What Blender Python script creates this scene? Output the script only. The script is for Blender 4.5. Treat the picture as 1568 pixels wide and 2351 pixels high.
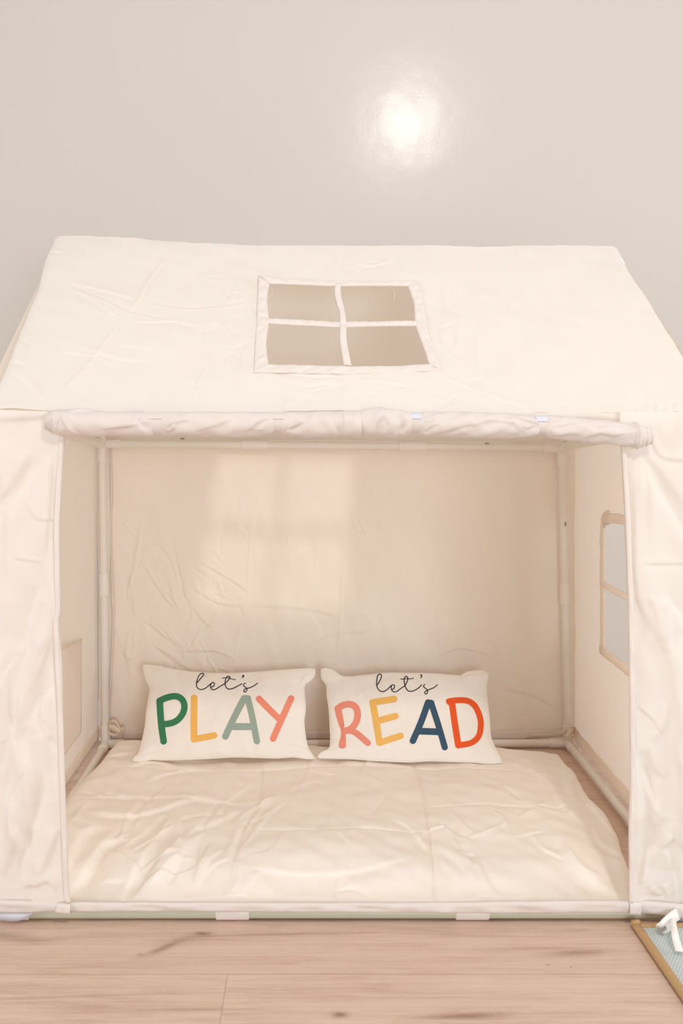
import bpy, math, random
import numpy as np
from mathutils import Vector, Matrix
from mathutils.bvhtree import BVHTree

for o in list(bpy.data.objects):
    bpy.data.objects.remove(o, do_unlink=True)
scene = bpy.context.scene
col = scene.collection
rng = np.random.default_rng(7)

# ------------------------------------------------------------------ camera, light, exposure
F = 2285.0; VX = 720.0; VY = 960.0; CZ = 0.93          # focal length in px, level view, eye height
cam_d = bpy.data.cameras.new('camera'); cam = bpy.data.objects.new('camera', cam_d); col.objects.link(cam)
cam.location = (0, 0, CZ); cam.rotation_euler = (math.radians(90), 0, 0)
cam_d.sensor_fit = 'VERTICAL'; cam_d.sensor_height = 36.0; cam_d.sensor_width = 24.0
cam_d.lens = 36.0 * F / 2351
cam_d.shift_x = (784 - VX) / 2351
cam_d.shift_y = -(1175.5 - VY) / 2351
cam_d.dof.use_dof = True; cam_d.dof.focus_distance = 2.5; cam_d.dof.aperture_fstop = 9.0
cam_d.clip_start = 0.05
scene.camera = cam

vs = scene.view_settings
scene.display_settings.display_device = 'sRGB'
vs.view_transform = 'Standard'; vs.look = 'None'; vs.gamma = 1.0; vs.use_curve_mapping = False
vs.exposure = 0.21
scene.cycles.max_bounces = 16; scene.cycles.diffuse_bounces = 12; scene.cycles.transmission_bounces = 8

world = bpy.data.worlds.new('room_ambient'); scene.world = world; world.use_nodes = True
bg = world.node_tree.nodes['Background']
bg.inputs[0].default_value = (1.0, 0.975, 0.95, 1); bg.inputs[1].default_value = 0.30

def light(name, kind, loc, energy, color, **kw):
    d = bpy.data.lights.new(name, kind); d.energy = energy; d.color = color
    tgt = kw.pop('target', None)
    for k, v in kw.items(): setattr(d, k, v)
    o = bpy.data.objects.new(name, d); o.location = loc
    if tgt is not None:
        o.rotation_euler = (Vector(tgt) - Vector(loc)).to_track_quat('-Z', 'Y').to_euler()
    col.objects.link(o); return o
light('ceiling_lamp_light', 'POINT', (0.60, -0.5, 2.85), 100, (1.0, 0.95, 0.90), shadow_soft_size=0.10)
light('ceiling_bounce_light', 'AREA', (0.4, 1.0, 2.95), 20, (1.0, 0.97, 0.93), shape='RECTANGLE', size=3.4, size_y=2.6, target=(0.4, 1.001, 0))
light('window_light_front', 'AREA', (1.1, -2.6, 0.95), 54, (0.90, 0.94, 1.0), shape='RECTANGLE', size=1.3, size_y=1.1, target=(0, 2.4, 0.5))
light('window_light_right', 'AREA', (3.4, 1.1, 1.2), 32, (0.93, 0.95, 1.0), shape='RECTANGLE', size=1.4, size_y=1.6, target=(0.7, 2.3, 0.6))
light('window_light_left', 'AREA', (-3.3, 0.2, 1.2), 40, (0.95, 0.96, 1.0), shape='RECTANGLE', size=1.2, size_y=1.6, target=(-0.6, 2.3, 0.7))

# ------------------------------------------------------------------ geometry helpers
C = np.array([0, 0, CZ])
def rays(px):
    px = np.asarray(px, float)
    d = np.empty(px.shape[:-1] + (3,))
    d[..., 0] = (px[..., 0] - VX) / F; d[..., 1] = 1; d[..., 2] = (VY - px[..., 1]) / F
    return d
def at(x, y, Y):
    return np.array([(x - VX) * Y / F, Y, CZ + (VY - y) * Y / F])
class Plane:
    def __init__(s, p0, n):
        s.p = np.array(p0, float); n = np.array(n, float); s.n = n / np.linalg.norm(n)
        if np.dot(s.n, C - s.p) < 0: s.n = -s.n
        a = np.array([1.0, 0, 0])
        if abs(np.dot(a, s.n)) > 0.9: a = np.array([0, 1.0, 0])
        s.e1 = a - np.dot(a, s.n) * s.n; s.e1 /= np.linalg.norm(s.e1); s.e2 = np.cross(s.n, s.e1)
    def hit(s, px):
        d = rays(px); t = np.dot(s.p - C, s.n) / (d @ s.n)
        return C + d * t[..., None]
    def uv(s, P):
        q = P - s.p
        return np.stack([q @ s.e1, q @ s.e2], -1)

def mesh_obj(name, verts, faces, mat, parent=None, smooth=True):
    me = bpy.data.meshes.new(name)
    me.from_pydata([tuple(map(float, v)) for v in verts], [], faces)
    me.update()
    if smooth: me.polygons.foreach_set('use_smooth', [True] * len(me.polygons))
    me.materials.append(mat)
    o = bpy.data.objects.new(name, me); col.objects.link(o)
    if parent is not None: o.parent = parent
    return o
def tag(o, label=None, cat=None, group=None, kind=None):
    if label: o['label'] = label
    if cat: o['category'] = cat
    if group: o['group'] = group
    if kind: o['kind'] = kind
    return o
def grid_faces(nv, nu, keep=None, wrap=False):
    f = []
    for j in range(nv - 1):
        for i in range(nu - 1 + (1 if wrap else 0)):
            if keep is not None and not keep[j, i]: continue
            i2 = (i + 1) % nu
            f.append((j * nu + i, j * nu + i2, (j + 1) * nu + i2, (j + 1) * nu + i))
    return f
def resample(pl, n):
    pl = np.array(pl, float); d = np.r_[0, np.cumsum(np.linalg.norm(np.diff(pl, axis=0), axis=1))]
    t = np.linspace(0, d[-1], n)
    return np.stack([np.interp(t, d, pl[:, k]) for k in range(pl.shape[1])], -1)
def smooth_pl(pl, n=60):
    pl = np.array(pl, float)
    if len(pl) < 3: return resample(pl, n)
    P = np.vstack([2 * pl[0] - pl[1], pl, 2 * pl[-1] - pl[-2]])
    out = []
    m = max(2, n // (len(pl) - 1))
    for i in range(1, len(P) - 2):
        for t in np.linspace(0, 1, m, endpoint=False):
            a, b, c, d = P[i - 1], P[i], P[i + 1], P[i + 2]
            out.append(0.5 * ((2 * b) + (-a + c) * t + (2 * a - 5 * b + 4 * c - d) * t * t + (-a + 3 * b - 3 * c + d) * t ** 3))
    out.append(pl[-1]); return np.array(out)
def coons(top, bottom, left, right, nu, nv, sm=False):
    f = (lambda p, n: resample(smooth_pl(p, 80), n)) if sm else resample
    T, B, L, R = f(top, nu), f(bottom, nu), f(left, nv), f(right, nv)
    u = np.linspace(0, 1, nu)[None, :, None]; v = np.linspace(0, 1, nv)[:, None, None]
    S = (1 - v) * T[None] + v * B[None] + (1 - u) * L[:, None] + u * R[:, None]
    S -= (1 - u) * (1 - v) * T[0] + u * (1 - v) * T[-1] + (1 - u) * v * B[0] + u * v * B[-1]
    return S
def crease_field(UV, creases):
    """UV (...,2) in metres; crease = (polyline uv, amp, width, kind)"""
    H = np.zeros(UV.shape[:-1])
    for pl, amp, w, kind in creases:
        pl = np.asarray(pl, float)
        w = w * .68; lim = w * {'s': .62, 'r': .95, 'k': .62, 'w': .8, 't': .85}[kind]
        amp = math.copysign(min(abs(amp) * 1.15, lim), amp)
        seg = np.linalg.norm(np.diff(pl, axis=0), axis=1); tot = seg.sum() + 1e-9; acc = 0
        best = np.full(H.shape, 1e9); sg = np.zeros(H.shape); tt = np.zeros(H.shape)
        lo = pl.min(0) - (16 if kind == 't' else 6) * w; hi = pl.max(0) + (16 if kind == 't' else 6) * w
        m = np.all((UV > lo) & (UV < hi), axis=-1)
        if not m.any(): continue
        Q = UV[m]; best = np.full(len(Q), 1e9); sg = np.zeros(len(Q)); tt = np.zeros(len(Q))
        for a, b, L in zip(pl[:-1], pl[1:], seg):
            if L < 1e-9: continue
            ab = (b - a) / L; q = Q - a
            t = np.clip(q @ ab, 0, L); d = np.linalg.norm(q - t[:, None] * ab, axis=1)
            cr = ab[0] * q[:, 1] - ab[1] * q[:, 0]
            k = d < best
            best[k] = d[k]; sg[k] = np.sign(cr[k]); tt[k] = (acc + t[k]) / tot
            acc += L
        tap = np.clip(np.minimum(tt, 1 - tt) * 5, 0, 1) ** 0.7
        if kind == 'r': h = np.exp(-(best / w) ** 2)
        elif kind == 's': h = sg * (best / w) * np.exp(-best / w) * 1.6
        elif kind == 'k': h = np.exp(-best / w)          # sharp knife crease
        elif kind == 't': h = sg * np.tanh(best / w) * np.exp(-(best / (7 * w)) ** 2)
        elif kind == 'w': h = np.exp(-(best / w) ** 2) * 1.0 - 0.6 * np.exp(-((best - 1.6 * w) / w) ** 2)
        H[m] += amp * h * tap
    return H
def undulate(UV, amp, scale, seed, ax=1.0, ay=1.0, n=14):
    r = np.random.default_rng(seed); H = np.zeros(UV.shape[:-1])
    for _ in range(n):
        k = r.normal(size=2) * np.array([ax, ay]) * 2 * math.pi / scale
        H += np.sin(UV @ k + r.uniform(0, 6.28)) / math.sqrt(n)
    return H * amp
def sheet(name, S, plane, mat, parent, creases=(), und=(), holes=(), post=None):
    """S: grid of photo rays cut by the real plane of the cloth; creases as polylines on it"""
    P = plane.hit(S) if S.shape[-1] == 2 else S
    UV = plane.uv(P)
    cr = []
    for c in creases:
        pl = plane.uv(plane.hit(smooth_pl(c[0], 24))) if not (len(c) > 4 and c[4]) else np.array(c[0])
        cr.append((pl, c[1], c[2], c[3]))
    H = crease_field(UV, cr)
    for u in und: H = H + undulate(UV, *u)
    P = P + H[..., None] * plane.n
    if post is not None: P = post(P, UV)
    nv, nu = P.shape[:2]
    keep = None
    if holes:
        mid = (S[:-1, :-1] + S[1:, 1:]) / 2; keep = np.ones((nv - 1, nu - 1), bool)
        for h in holes: keep &= ~h(mid)
    o = mesh_obj(name, P.reshape(-1, 3), grid_faces(nv, nu, keep), mat, parent)
    return o, P
def random_creases(n, region, lo, hi, ang, spread, amp, w, seed, kinds='srk'):
    """random short creases in photo px region (x0,y0,x1,y1)"""
    r = np.random.default_rng(seed); out = []
    for _ in range(n):
        x = r.uniform(region[0], region[2]); y = r.uniform(region[1], region[3]); L = r.uniform(lo, hi)
        a = math.radians(ang + r.normal() * spread); b = a + r.normal() * 0.25
        p = [(x, y), (x + L * .5 * math.cos(a), y + L * .5 * math.sin(a))]
        p.append((p[1][0] + L * .5 * math.cos(b), p[1][1] + L * .5 * math.sin(b)))
        out.append((p, amp * r.uniform(.4, 1) * r.choice([-1, 1]), w * r.uniform(.7, 1.4), r.choice(list(kinds))))
    return out
def tube_path(pts, rad, n=16, caps=True):
    """swept tube verts/faces; rad scalar or list"""
    pts = np.array(pts, float); m = len(pts)
    rad = np.broadcast_to(np.asarray(rad, float), (m,)) if np.ndim(rad) < 2 else rad
    V = []; Fc = []
    t0 = pts[1] - pts[0]; t0 /= np.linalg.norm(t0)
    a = np.array([0, 0, 1.0]) if abs(t0[2]) < .8 else np.array([0, 1.0, 0])
    for i in range(m):
        t = pts[min(i + 1, m - 1)] - pts[max(i - 1, 0)]; t /= np.linalg.norm(t)
        b = np.cross(t, a); b /= np.linalg.norm(b); a = np.cross(b, t)
        for k in range(n):
            th = 2 * math.pi * k / n
            V.append(pts[i] + rad[i] * (math.cos(th) * a + math.sin(th) * b))
    for i in range(m - 1):
        for k in range(n):
            k2 = (k + 1) % n
            Fc.append((i * n + k, i * n + k2, (i + 1) * n + k2, (i + 1) * n + k))
    if caps:
        Fc.append(tuple(range(n))[::-1]); Fc.append(tuple((m - 1) * n + k for k in range(n)))
    return V, Fc
def join_parts(parts):
    V = []; Fc = []
    for v, f in parts:
        o = len(V); V += list(v); Fc += [tuple(i + o for i in q) for q in f]
    return V, Fc
def auto_smooth(o, ang=40):
    me = o.data
    me.set_sharp_from_angle(angle=math.radians(ang))
def sleeve(p, d, L, r):
    """pipe coupling: rounded-lip cylinder from p along d"""
    p = np.array(p, float); d = np.array(d, float); d /= np.linalg.norm(d)
    s = [0, .0012, .003, L - .003, L - .0012, L]; q = [r - .0018, r - .0004, r, r, r - .0004, r - .0018]
    return tube_path([p + d * x for x in s], q, 24)
def ribbon(pts, sides, width, thick, n=40):
    """strap with real thickness: pts path, sides = width direction per point"""
    P = smooth_pl(pts, n); S = smooth_pl(sides, n)[:len(P)]
    V = []; m = len(P)
    wd = np.interp(np.linspace(0, 1, m), np.linspace(0, 1, np.size(width)), np.atleast_1d(width)) if np.size(width) > 1 else np.full(m, width)
    for i in range(m):
        t = P[min(i + 1, m - 1)] - P[max(i - 1, 0)]; t /= np.linalg.norm(t) + 1e-9
        s = S[i] - np.dot(S[i], t) * t; s /= np.linalg.norm(s) + 1e-9; n_ = np.cross(t, s)
        for a, b in ((-1, -1), (1, -1), (1, 1), (-1, 1)):
            V.append(P[i] + s * a * wd[i] / 2 + n_ * b * thick / 2)
    Fc = []
    for i in range(m - 1):
        for k in range(4):
            k2 = (k + 1) % 4; Fc.append((i * 4 + k, i * 4 + k2, (i + 1) * 4 + k2, (i + 1) * 4 + k))
    Fc += [(3, 2, 1, 0), tuple((m - 1) * 4 + k for k in range(4))]
    return V, Fc

# ------------------------------------------------------------------ materials
def new_mat(name):
    m = bpy.data.materials.new(name); m.use_nodes = True
    nt = m.node_tree; return m, nt, nt.nodes['Principled BSDF'], nt.nodes['Material Output']
def N(nt, t, **kw):
    n = nt.nodes.new(t)
    for k, v in kw.items():
        if k.startswith('i_'):
            key = k[2:]; key = int(key) if key.isdigit() else key.replace('_', ' ')
            n.inputs[key].default_value = v
        else: setattr(n, k, v)
    return n
def cloth(name, colr, transl=0.22, weave=900, bump=0.05, rough=0.85, sheen=0.12, tcol=None, wob=0.12, ridge=0.0, rs=7.0):
    m, nt, b, out = new_mat(name); L = nt.links
    b.inputs['Roughness'].default_value = rough
    b.inputs['Specular IOR Level'].default_value = 0.15
    b.inputs['Sheen Weight'].default_value = sheen
    tc = N(nt, 'ShaderNodeTexCoord')
    nz = N(nt, 'ShaderNodeTexNoise', i_Scale=6.0, i_Detail=4.0)
    L.new(tc.outputs['Object'], nz.inputs['Vector'])
    mx = N(nt, 'ShaderNodeMix', data_type='RGBA'); mx.inputs[6].default_value = (*colr, 1)
    mx.inputs[7].default_value = (*[c * 0.965 for c in colr], 1)
    L.new(nz.outputs['Fac'], mx.inputs[0]); L.new(mx.outputs[2], b.inputs['Base Color'])
    # fine weave
    wv = N(nt, 'ShaderNodeTexNoise', i_Scale=weave, i_Detail=2.0); L.new(tc.outputs['Object'], wv.inputs['Vector'])
    soft = N(nt, 'ShaderNodeTexNoise', i_Scale=28.0, i_Detail=3.0, i_Distortion=0.6); L.new(tc.outputs['Object'], soft.inputs['Vector'])
    b1 = N(nt, 'ShaderNodeBump', i_Strength=bump, i_Distance=0.001); L.new(wv.outputs['Fac'], b1.inputs['Height'])
    b2 = N(nt, 'ShaderNodeBump', i_Strength=wob, i_Distance=0.004); L.new(soft.outputs['Fac'], b2.inputs['Height'])
    L.new(b1.outputs['Normal'], b2.inputs['Normal'])
    if ridge > 0:      # fine sharp crumple lines in the cloth
        rn = N(nt, 'ShaderNodeTexNoise', i_Scale=rs, i_Detail=3.0, i_Roughness=0.5, i_Distortion=0.4); rn.noise_type = 'RIDGED_MULTIFRACTAL'
        rn.inputs['Offset'].default_value = 0.9; rn.inputs['Gain'].default_value = 1.6
        L.new(tc.outputs['Object'], rn.inputs['Vector'])
        b3 = N(nt, 'ShaderNodeBump', i_Strength=ridge, i_Distance=0.003); L.new(rn.outputs['Fac'], b3.inputs['Height'])
        L.new(b2.outputs['Normal'], b3.inputs['Normal']); b2 = b3
    L.new(b2.outputs['Normal'], b.inputs['Normal'])
    if transl > 0:
        tr = N(nt, 'ShaderNodeBsdfTranslucent'); tr.inputs[0].default_value = (*(tcol or colr), 1)
        ms = N(nt, 'ShaderNodeMixShader', i_0=transl)
        L.new(b2.outputs['Normal'], tr.inputs['Normal'])
        L.new(b.outputs[0], ms.inputs[1]); L.new(tr.outputs[0], ms.inputs[2]); L.new(ms.outputs[0], out.inputs[0])
    return m
M_cloth = cloth('ivory_tent_cotton', (0.92, 0.89, 0.85), 0.34, tcol=(0.97, 0.865, 0.745), ridge=0.25)
M_lined = cloth('ivory_wall_cotton', (0.945, 0.875, 0.785), 0.10, tcol=(0.96, 0.86, 0.74), ridge=0.35)
M_side = cloth('ivory_side_cotton', (0.945, 0.88, 0.795), 0.38, tcol=(0.97, 0.89, 0.79), ridge=0.15)
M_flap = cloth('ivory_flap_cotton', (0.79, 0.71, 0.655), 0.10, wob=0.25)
M_trim = cloth('ivory_trim_cotton', (0.885, 0.815, 0.765), 0.2, tcol=(0.95, 0.84, 0.72), wob=0.2)
M_strap = cloth('beige_strap_cotton', (0.72, 0.645, 0.60), 0.0, weave=500, bump=0.2)
M_tie = cloth('cream_cotton_tape', (0.86, 0.74, 0.60), 0.12)
M_mat = cloth('cream_mat_cotton', (0.91, 0.84, 0.765), 0.0, wob=0.2, ridge=0.5, rs=4.5)
M_pillow = cloth('white_linen', (0.90, 0.855, 0.80), 0.0, weave=700, bump=0.12)
def plain(name, c, rough=0.5, spec=0.5, bump=0.0, bscale=300):
    m, nt, b, out = new_mat(name)
    tc = N(nt, 'ShaderNodeTexCoord'); nz = N(nt, 'ShaderNodeTexNoise', i_Scale=bscale, i_Detail=2.0)
    nt.links.new(tc.outputs['Object'], nz.inputs['Vector'])
    mx = N(nt, 'ShaderNodeMix', data_type='RGBA'); mx.inputs[6].default_value = (*c, 1); mx.inputs[7].default_value = (*[x * .94 for x in c], 1)
    nt.links.new(nz.outputs['Fac'], mx.inputs[0]); nt.links.new(mx.outputs[2], b.inputs['Base Color'])
    b.inputs['Roughness'].default_value = rough; b.inputs['Specular IOR Level'].default_value = spec
    if bump:
        bp = N(nt, 'ShaderNodeBump', i_Strength=bump, i_Distance=0.001)
        nt.links.new(nz.outputs['Fac'], bp.inputs['Height']); nt.links.new(bp.outputs['Normal'], b.inputs['Normal'])
    return m
M_pipe = plain('white_plastic_pipe', (0.84, 0.80, 0.745), 0.38, 0.45)
M_joint = plain('white_plastic_joint', (0.86, 0.82, 0.77), 0.35, 0.45)
M_sage = plain('pale_sage_pipe', (0.60, 0.62, 0.475), 0.32, 0.5)
M_white = plain('white_tape', (0.68, 0.68, 0.74), 0.6, 0.3)
M_ink = plain('grey_ink', (0.05, 0.045, 0.04), 0.6, 0.2)
M_rope = plain('tan_jute_binding', (0.50, 0.315, 0.16), 0.9, 0.1, 0.5, 500)

def wall_mat():
    m, nt, b, out = new_mat('eggshell_wall_paint'); L = nt.links
    b.inputs['Base Color'].default_value = (0.605, 0.565, 0.52, 1)
    b.inputs['Roughness'].default_value = 0.19; b.inputs['Specular IOR Level'].default_value = 0.15
    tc = N(nt, 'ShaderNodeTexCoord')
    n1 = N(nt, 'ShaderNodeTexNoise', i_Scale=130.0, i_Detail=3.0, i_Roughness=0.6); L.new(tc.outputs['Object'], n1.inputs['Vector'])
    bp = N(nt, 'ShaderNodeBump', i_Strength=0.05, i_Distance=0.002); L.new(n1.outputs['Fac'], bp.inputs['Height'])
    n2 = N(nt, 'ShaderNodeTexNoise', i_Scale=7.0, i_Detail=2.0); L.new(tc.outputs['Object'], n2.inputs['Vector'])
    b2 = N(nt, 'ShaderNodeBump', i_Strength=0.12, i_Distance=0.01); L.new(n2.outputs['Fac'], b2.inputs['Height'])
    L.new(bp.outputs['Normal'], b2.inputs['Normal']); L.new(b2.outputs['Normal'], b.inputs['Normal'])
    return m
def floor_mat():
    m, nt, b, out = new_mat('oak_laminate'); L = nt.links
    def math_(op, a, c=None):
        n = N(nt, 'ShaderNodeMath', operation=op)
        for i, v in enumerate((a, c)):
            if v is None: continue
            if isinstance(v, (int, float)): n.inputs[i].default_value = v
            else: L.new(v, n.inputs[i])
        return n.outputs[0]
    tc = N(nt, 'ShaderNodeTexCoord'); sp = N(nt, 'ShaderNodeSeparateXYZ'); L.new(tc.outputs['Object'], sp.inputs[0])
    X, Y = sp.outputs[0], sp.outputs[1]
    ry = math_('DIVIDE', math_('SUBTRACT', Y, 1.664), 0.19)
    row = math_('FLOOR', ry); fy = math_('FRACT', ry)
    rx = math_('DIVIDE', math_('ADD', math_('SUBTRACT', X, -0.144), math_('MULTIPLY', math_('ADD', row, 1.0), 0.6)), 1.4)
    cell = math_('FLOOR', rx); fx = math_('FRACT', rx)
    ey = math_('MULTIPLY', math_('MINIMUM', fy, math_('SUBTRACT', 1.0, fy)), 0.19)
    ex = math_('MULTIPLY', math_('MINIMUM', fx, math_('SUBTRACT', 1.0, fx)), 1.4)
    seam = math_('MINIMUM', ey, ex)
    seamf = math_('SUBTRACT', 1.0, math_('MINIMUM', math_('DIVIDE', seam, 0.0014), 1.0))
    cx = N(nt, 'ShaderNodeCombineXYZ'); L.new(cell, cx.inputs[0]); L.new(row, cx.inputs[1])
    wn = N(nt, 'ShaderNodeTexWhiteNoise', noise_dimensions='2D'); L.new(cx.outputs[0], wn.inputs['Vector'])
    def noise(sx, sy, scale, det, dist=0.0):
        c = N(nt, 'ShaderNodeCombineXYZ'); L.new(math_('MULTIPLY', X, sx), c.inputs[0]); L.new(math_('MULTIPLY', Y, sy), c.inputs[1])
        L.new(math_('MULTIPLY', wn.outputs[0], 13.0), c.inputs[2])
        n = N(nt, 'ShaderNodeTexNoise', i_Scale=scale, i_Detail=det, i_Distortion=dist, i_Roughness=0.62); L.new(c.outputs[0], n.inputs['Vector'])
        return n.outputs['Fac']
    g1 = noise(1.6, 14, 2.2, 5, 0.8); g2 = noise(3, 70, 4, 4, 0.3); g3 = noise(14, 120, 6, 2)
    rp = N(nt, 'ShaderNodeValToRGB'); e = rp.color_ramp.elements
    e[0].position = 0.30; e[0].color = (0.50, 0.33, 0.24, 1); e[1].position = 0.72; e[1].color = (0.76, 0.585, 0.48, 1)
    k = e.new(0.5); k.color = (0.67, 0.49, 0.385, 1)
    wc = N(nt, 'ShaderNodeCombineXYZ'); L.new(math_('MULTIPLY', X, 1.1), wc.inputs[0]); L.new(math_('MULTIPLY', Y, 9.0), wc.inputs[1]); L.new(math_('MULTIPLY', wn.outputs[0], 7.0), wc.inputs[2])
    wv = N(nt, 'ShaderNodeTexWave', bands_direction='Y', i_Scale=2.6, i_Distortion=9.0, i_Detail=4.0); wv.inputs['Detail Scale'].default_value = 0.9; wv.inputs['Detail Roughness'].default_value = 0.62
    L.new(wc.outputs[0], wv.inputs['Vector'])
    mixv = math_('ADD', math_('ADD', math_('MULTIPLY', g1, 0.505), math_('MULTIPLY', wv.outputs['Fac'], 0.045)), math_('ADD', math_('MULTIPLY', g2, 0.27), math_('MULTIPLY', g3, 0.18)))
    L.new(mixv, rp.inputs[0])
    colr = rp.outputs[0]
    def mulc(c, fac, tint):
        n = N(nt, 'ShaderNodeMix', data_type='RGBA', blend_type='MULTIPLY'); L.new(c, n.inputs[6]); n.inputs[7].default_value = (*tint, 1)
        L.new(fac, n.inputs[0]); return n.outputs[2]
    colr = mulc(colr, math_('MULTIPLY', wn.outputs[0], 0.5), (0.86, 0.84, 0.82))
    warp = math_('MULTIPLY', math_('SUBTRACT', g1, 0.5), 1.0); warp2 = math_('MULTIPLY', math_('SUBTRACT', g3, 0.5), 1.3)
    for (kx, ky, ax, ay, rot, st) in [(-.2005, 1.796, .016, .007, 0, .75), (-.262, 1.748, .036, .0085, 42, .62), (-.225, 1.775, .05, .016, 15, .22),
                                      (.4575, 1.730, .055, .011, 5, .5), (.38, 1.745, .09, .006, 2, .25), (.041, 1.551, .013, .008, 0, .8), (.231, 1.548, .06, .008, 3, .65),
                                      (-.547, 1.786, .06, .016, -8, .5), (.398, 1.693, .0022, .0018, 0, .9), (.436, 1.687, .0018, .0016, 0, .8),
                                      (-.10, 1.792, .14, .004, 2, .35), (-.40, 1.60, .16, .004, 3, .35), (-.2, 1.565, .10, .004, 0, .4), (-.30, 1.725, .008, .005, 0, .4)]:
        c, s = math.cos(math.radians(rot)), math.sin(math.radians(rot))
        dx = math_('SUBTRACT', X, kx); dy = math_('SUBTRACT', Y, ky)
        a_ = math_('ADD', math_('MULTIPLY', dx, c / ax), math_('MULTIPLY', dy, s / ax))
        b_ = math_('ADD', math_('MULTIPLY', dx, -s / ay), math_('MULTIPLY', dy, c / ay))
        a_ = math_('ADD', a_, warp); b_ = math_('ADD', b_, warp2)
        d2 = math_('ADD', math_('MULTIPLY', a_, a_), math_('MULTIPLY', b_, b_))
        g = math_('POWER', 2.718, math_('MULTIPLY', d2, -1.0))
        colr = mulc(colr, math_('MULTIPLY', g, st), (0.36, 0.25, 0.22))
    colr = mulc(colr, math_('MULTIPLY', seamf, 0.55), (0.45, 0.32, 0.25))
    L.new(colr, b.inputs['Base Color'])
    b.inputs['Roughness'].default_value = 0.5; b.inputs['Specular IOR Level'].default_value = 0.3
    bp = N(nt, 'ShaderNodeBump', i_Strength=0.2, i_Distance=0.001); L.new(g2, bp.inputs['Height'])
    L.new(bp.outputs['Normal'], b.inputs['Normal'])
    return m
def rug_mat():
    m, nt, b, out = new_mat('pale_blue_weave'); L = nt.links
    tc = N(nt, 'ShaderNodeTexCoord'); mp = N(nt, 'ShaderNodeMapping'); mp.inputs['Rotation'].default_value = (0, 0, math.radians(30))
    L.new(tc.outputs['Object'], mp.inputs[0])
    w = N(nt, 'ShaderNodeTexWave', i_Scale=62.0, i_Distortion=1.6, i_Detail=2.0); w.inputs['Detail Scale'].default_value = 3.0; L.new(mp.outputs[0], w.inputs['Vector'])
    w2 = N(nt, 'ShaderNodeTexWave', bands_direction='Y', i_Scale=95.0, i_Distortion=1.0); L.new(mp.outputs[0], w2.inputs['Vector'])
    mu = N(nt, 'ShaderNodeMath', operation='MULTIPLY'); L.new(w.outputs['Fac'], mu.inputs[0]); L.new(w2.outputs['Fac'], mu.inputs[1])
    rp = N(nt, 'ShaderNodeValToRGB'); e = rp.color_ramp.elements
    e[0].color = (0.46, 0.51, 0.49, 1); e[1].color = (0.66, 0.71, 0.70, 1); e[1].position = 0.6
    L.new(mu.outputs[0], rp.inputs[0]); L.new(rp.outputs[0], b.inputs['Base Color'])
    bp = N(nt, 'ShaderNodeBump', i_Strength=0.6, i_Distance=0.0015); L.new(mu.outputs[0], bp.inputs['Height']); L.new(bp.outputs['Normal'], b.inputs['Normal'])
    b.inputs['Roughness'].default_value = 0.9
    return m

# ------------------------------------------------------------------ room
WALL_Y = 2.99
def box(x0, x1, y0, y1, z0, z1):
    V = [(x, y, z) for z in (z0, z1) for y in (y0, y1) for x in (x0, x1)]
    return V, [(0, 2, 3, 1), (4, 5, 7, 6), (0, 1, 5, 4), (2, 6, 7, 3), (0, 4, 6, 2), (1, 3, 7, 5)]
o = mesh_obj('floor', *box(-4.5, 4.5, -3.5, WALL_Y, -0.05, 0.0), floor_mat(), smooth=False); tag(o, kind='structure')
o = mesh_obj('wall_back', *box(-4.5, 4.5, WALL_Y, WALL_Y + 0.12, -0.05, 3.1), wall_mat(), smooth=False); tag(o, kind='structure')
o = mesh_obj('baseboard_back', *box(-4.5, 4.5, WALL_Y - 0.014, WALL_Y - 0.0005, 0.0005, 0.09), plain('white_trim_paint', (0.8, 0.78, 0.75), 0.35), smooth=False); tag(o, kind='structure')

# ------------------------------------------------------------------ the tent
tent = bpy.data.objects.new('play_tent', None); tent.location = (0, 0, 0); col.objects.link(tent)
tag(tent, 'ivory cotton house-shaped play tent on white pipes with rolled-up door', 'play tent')
R_ = 0.0105; RS = 0.0130
YF, YR, YM = 1.846, 2.80, 2.325
FL = at(4, 2098, YF); FR = at(1614, 2098, YF); RL = at(243, 1709, YR); RR = at(1303, 1706, YR)
for p in (FL, FR, RL, RR): p[2] = max(p[2], 0.0135)
TRL = at(234, 1019, YR); TRR = at(1289, 1028, YR); TFL = at(-6, 962, YF + .012); TFR = at(1626, 962, YF + .012)
GL = np.array([-0.590, YM, 1.325]); GR = np.array([0.700, YM, 1.312])
nodes = dict(FL=FL, FR=FR, RL=RL, RR=RR, TRL=TRL, TRR=TRR, TFL=TFL, TFR=TFR, GL=GL, GR=GR)
def pipe(a, b, mat=M_pipe, name='frame_pipe', lab=None):
    v, f = tube_path([a, a + (b - a) * .5, b], R_, 20); o = mesh_obj(name, v, f, mat, tent); auto_smooth(o)
    if lab: tag(o, lab)
    return o
pipes = {}
for a, b in (('RL', 'RR'), ('FL', 'RL'), ('FR', 'RR'), ('TRL', 'TRR'), ('TFL', 'TFR'), ('TFL', 'TRL'), ('TFR', 'TRR'), ('GL', 'GR'),
             ('FL', 'TFL'), ('FR', 'TFR'), ('RL', 'TRL'), ('RR', 'TRR'), ('TFL', 'GL'), ('TFR', 'GR'), ('TRL', 'GL'), ('TRR', 'GR')):
    pipes[a + b] = pipe(nodes[a], nodes[b])
pipes['FLFR'] = pipe(FL, FR, M_sage, lab='pale sage green front floor pipe')
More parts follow.
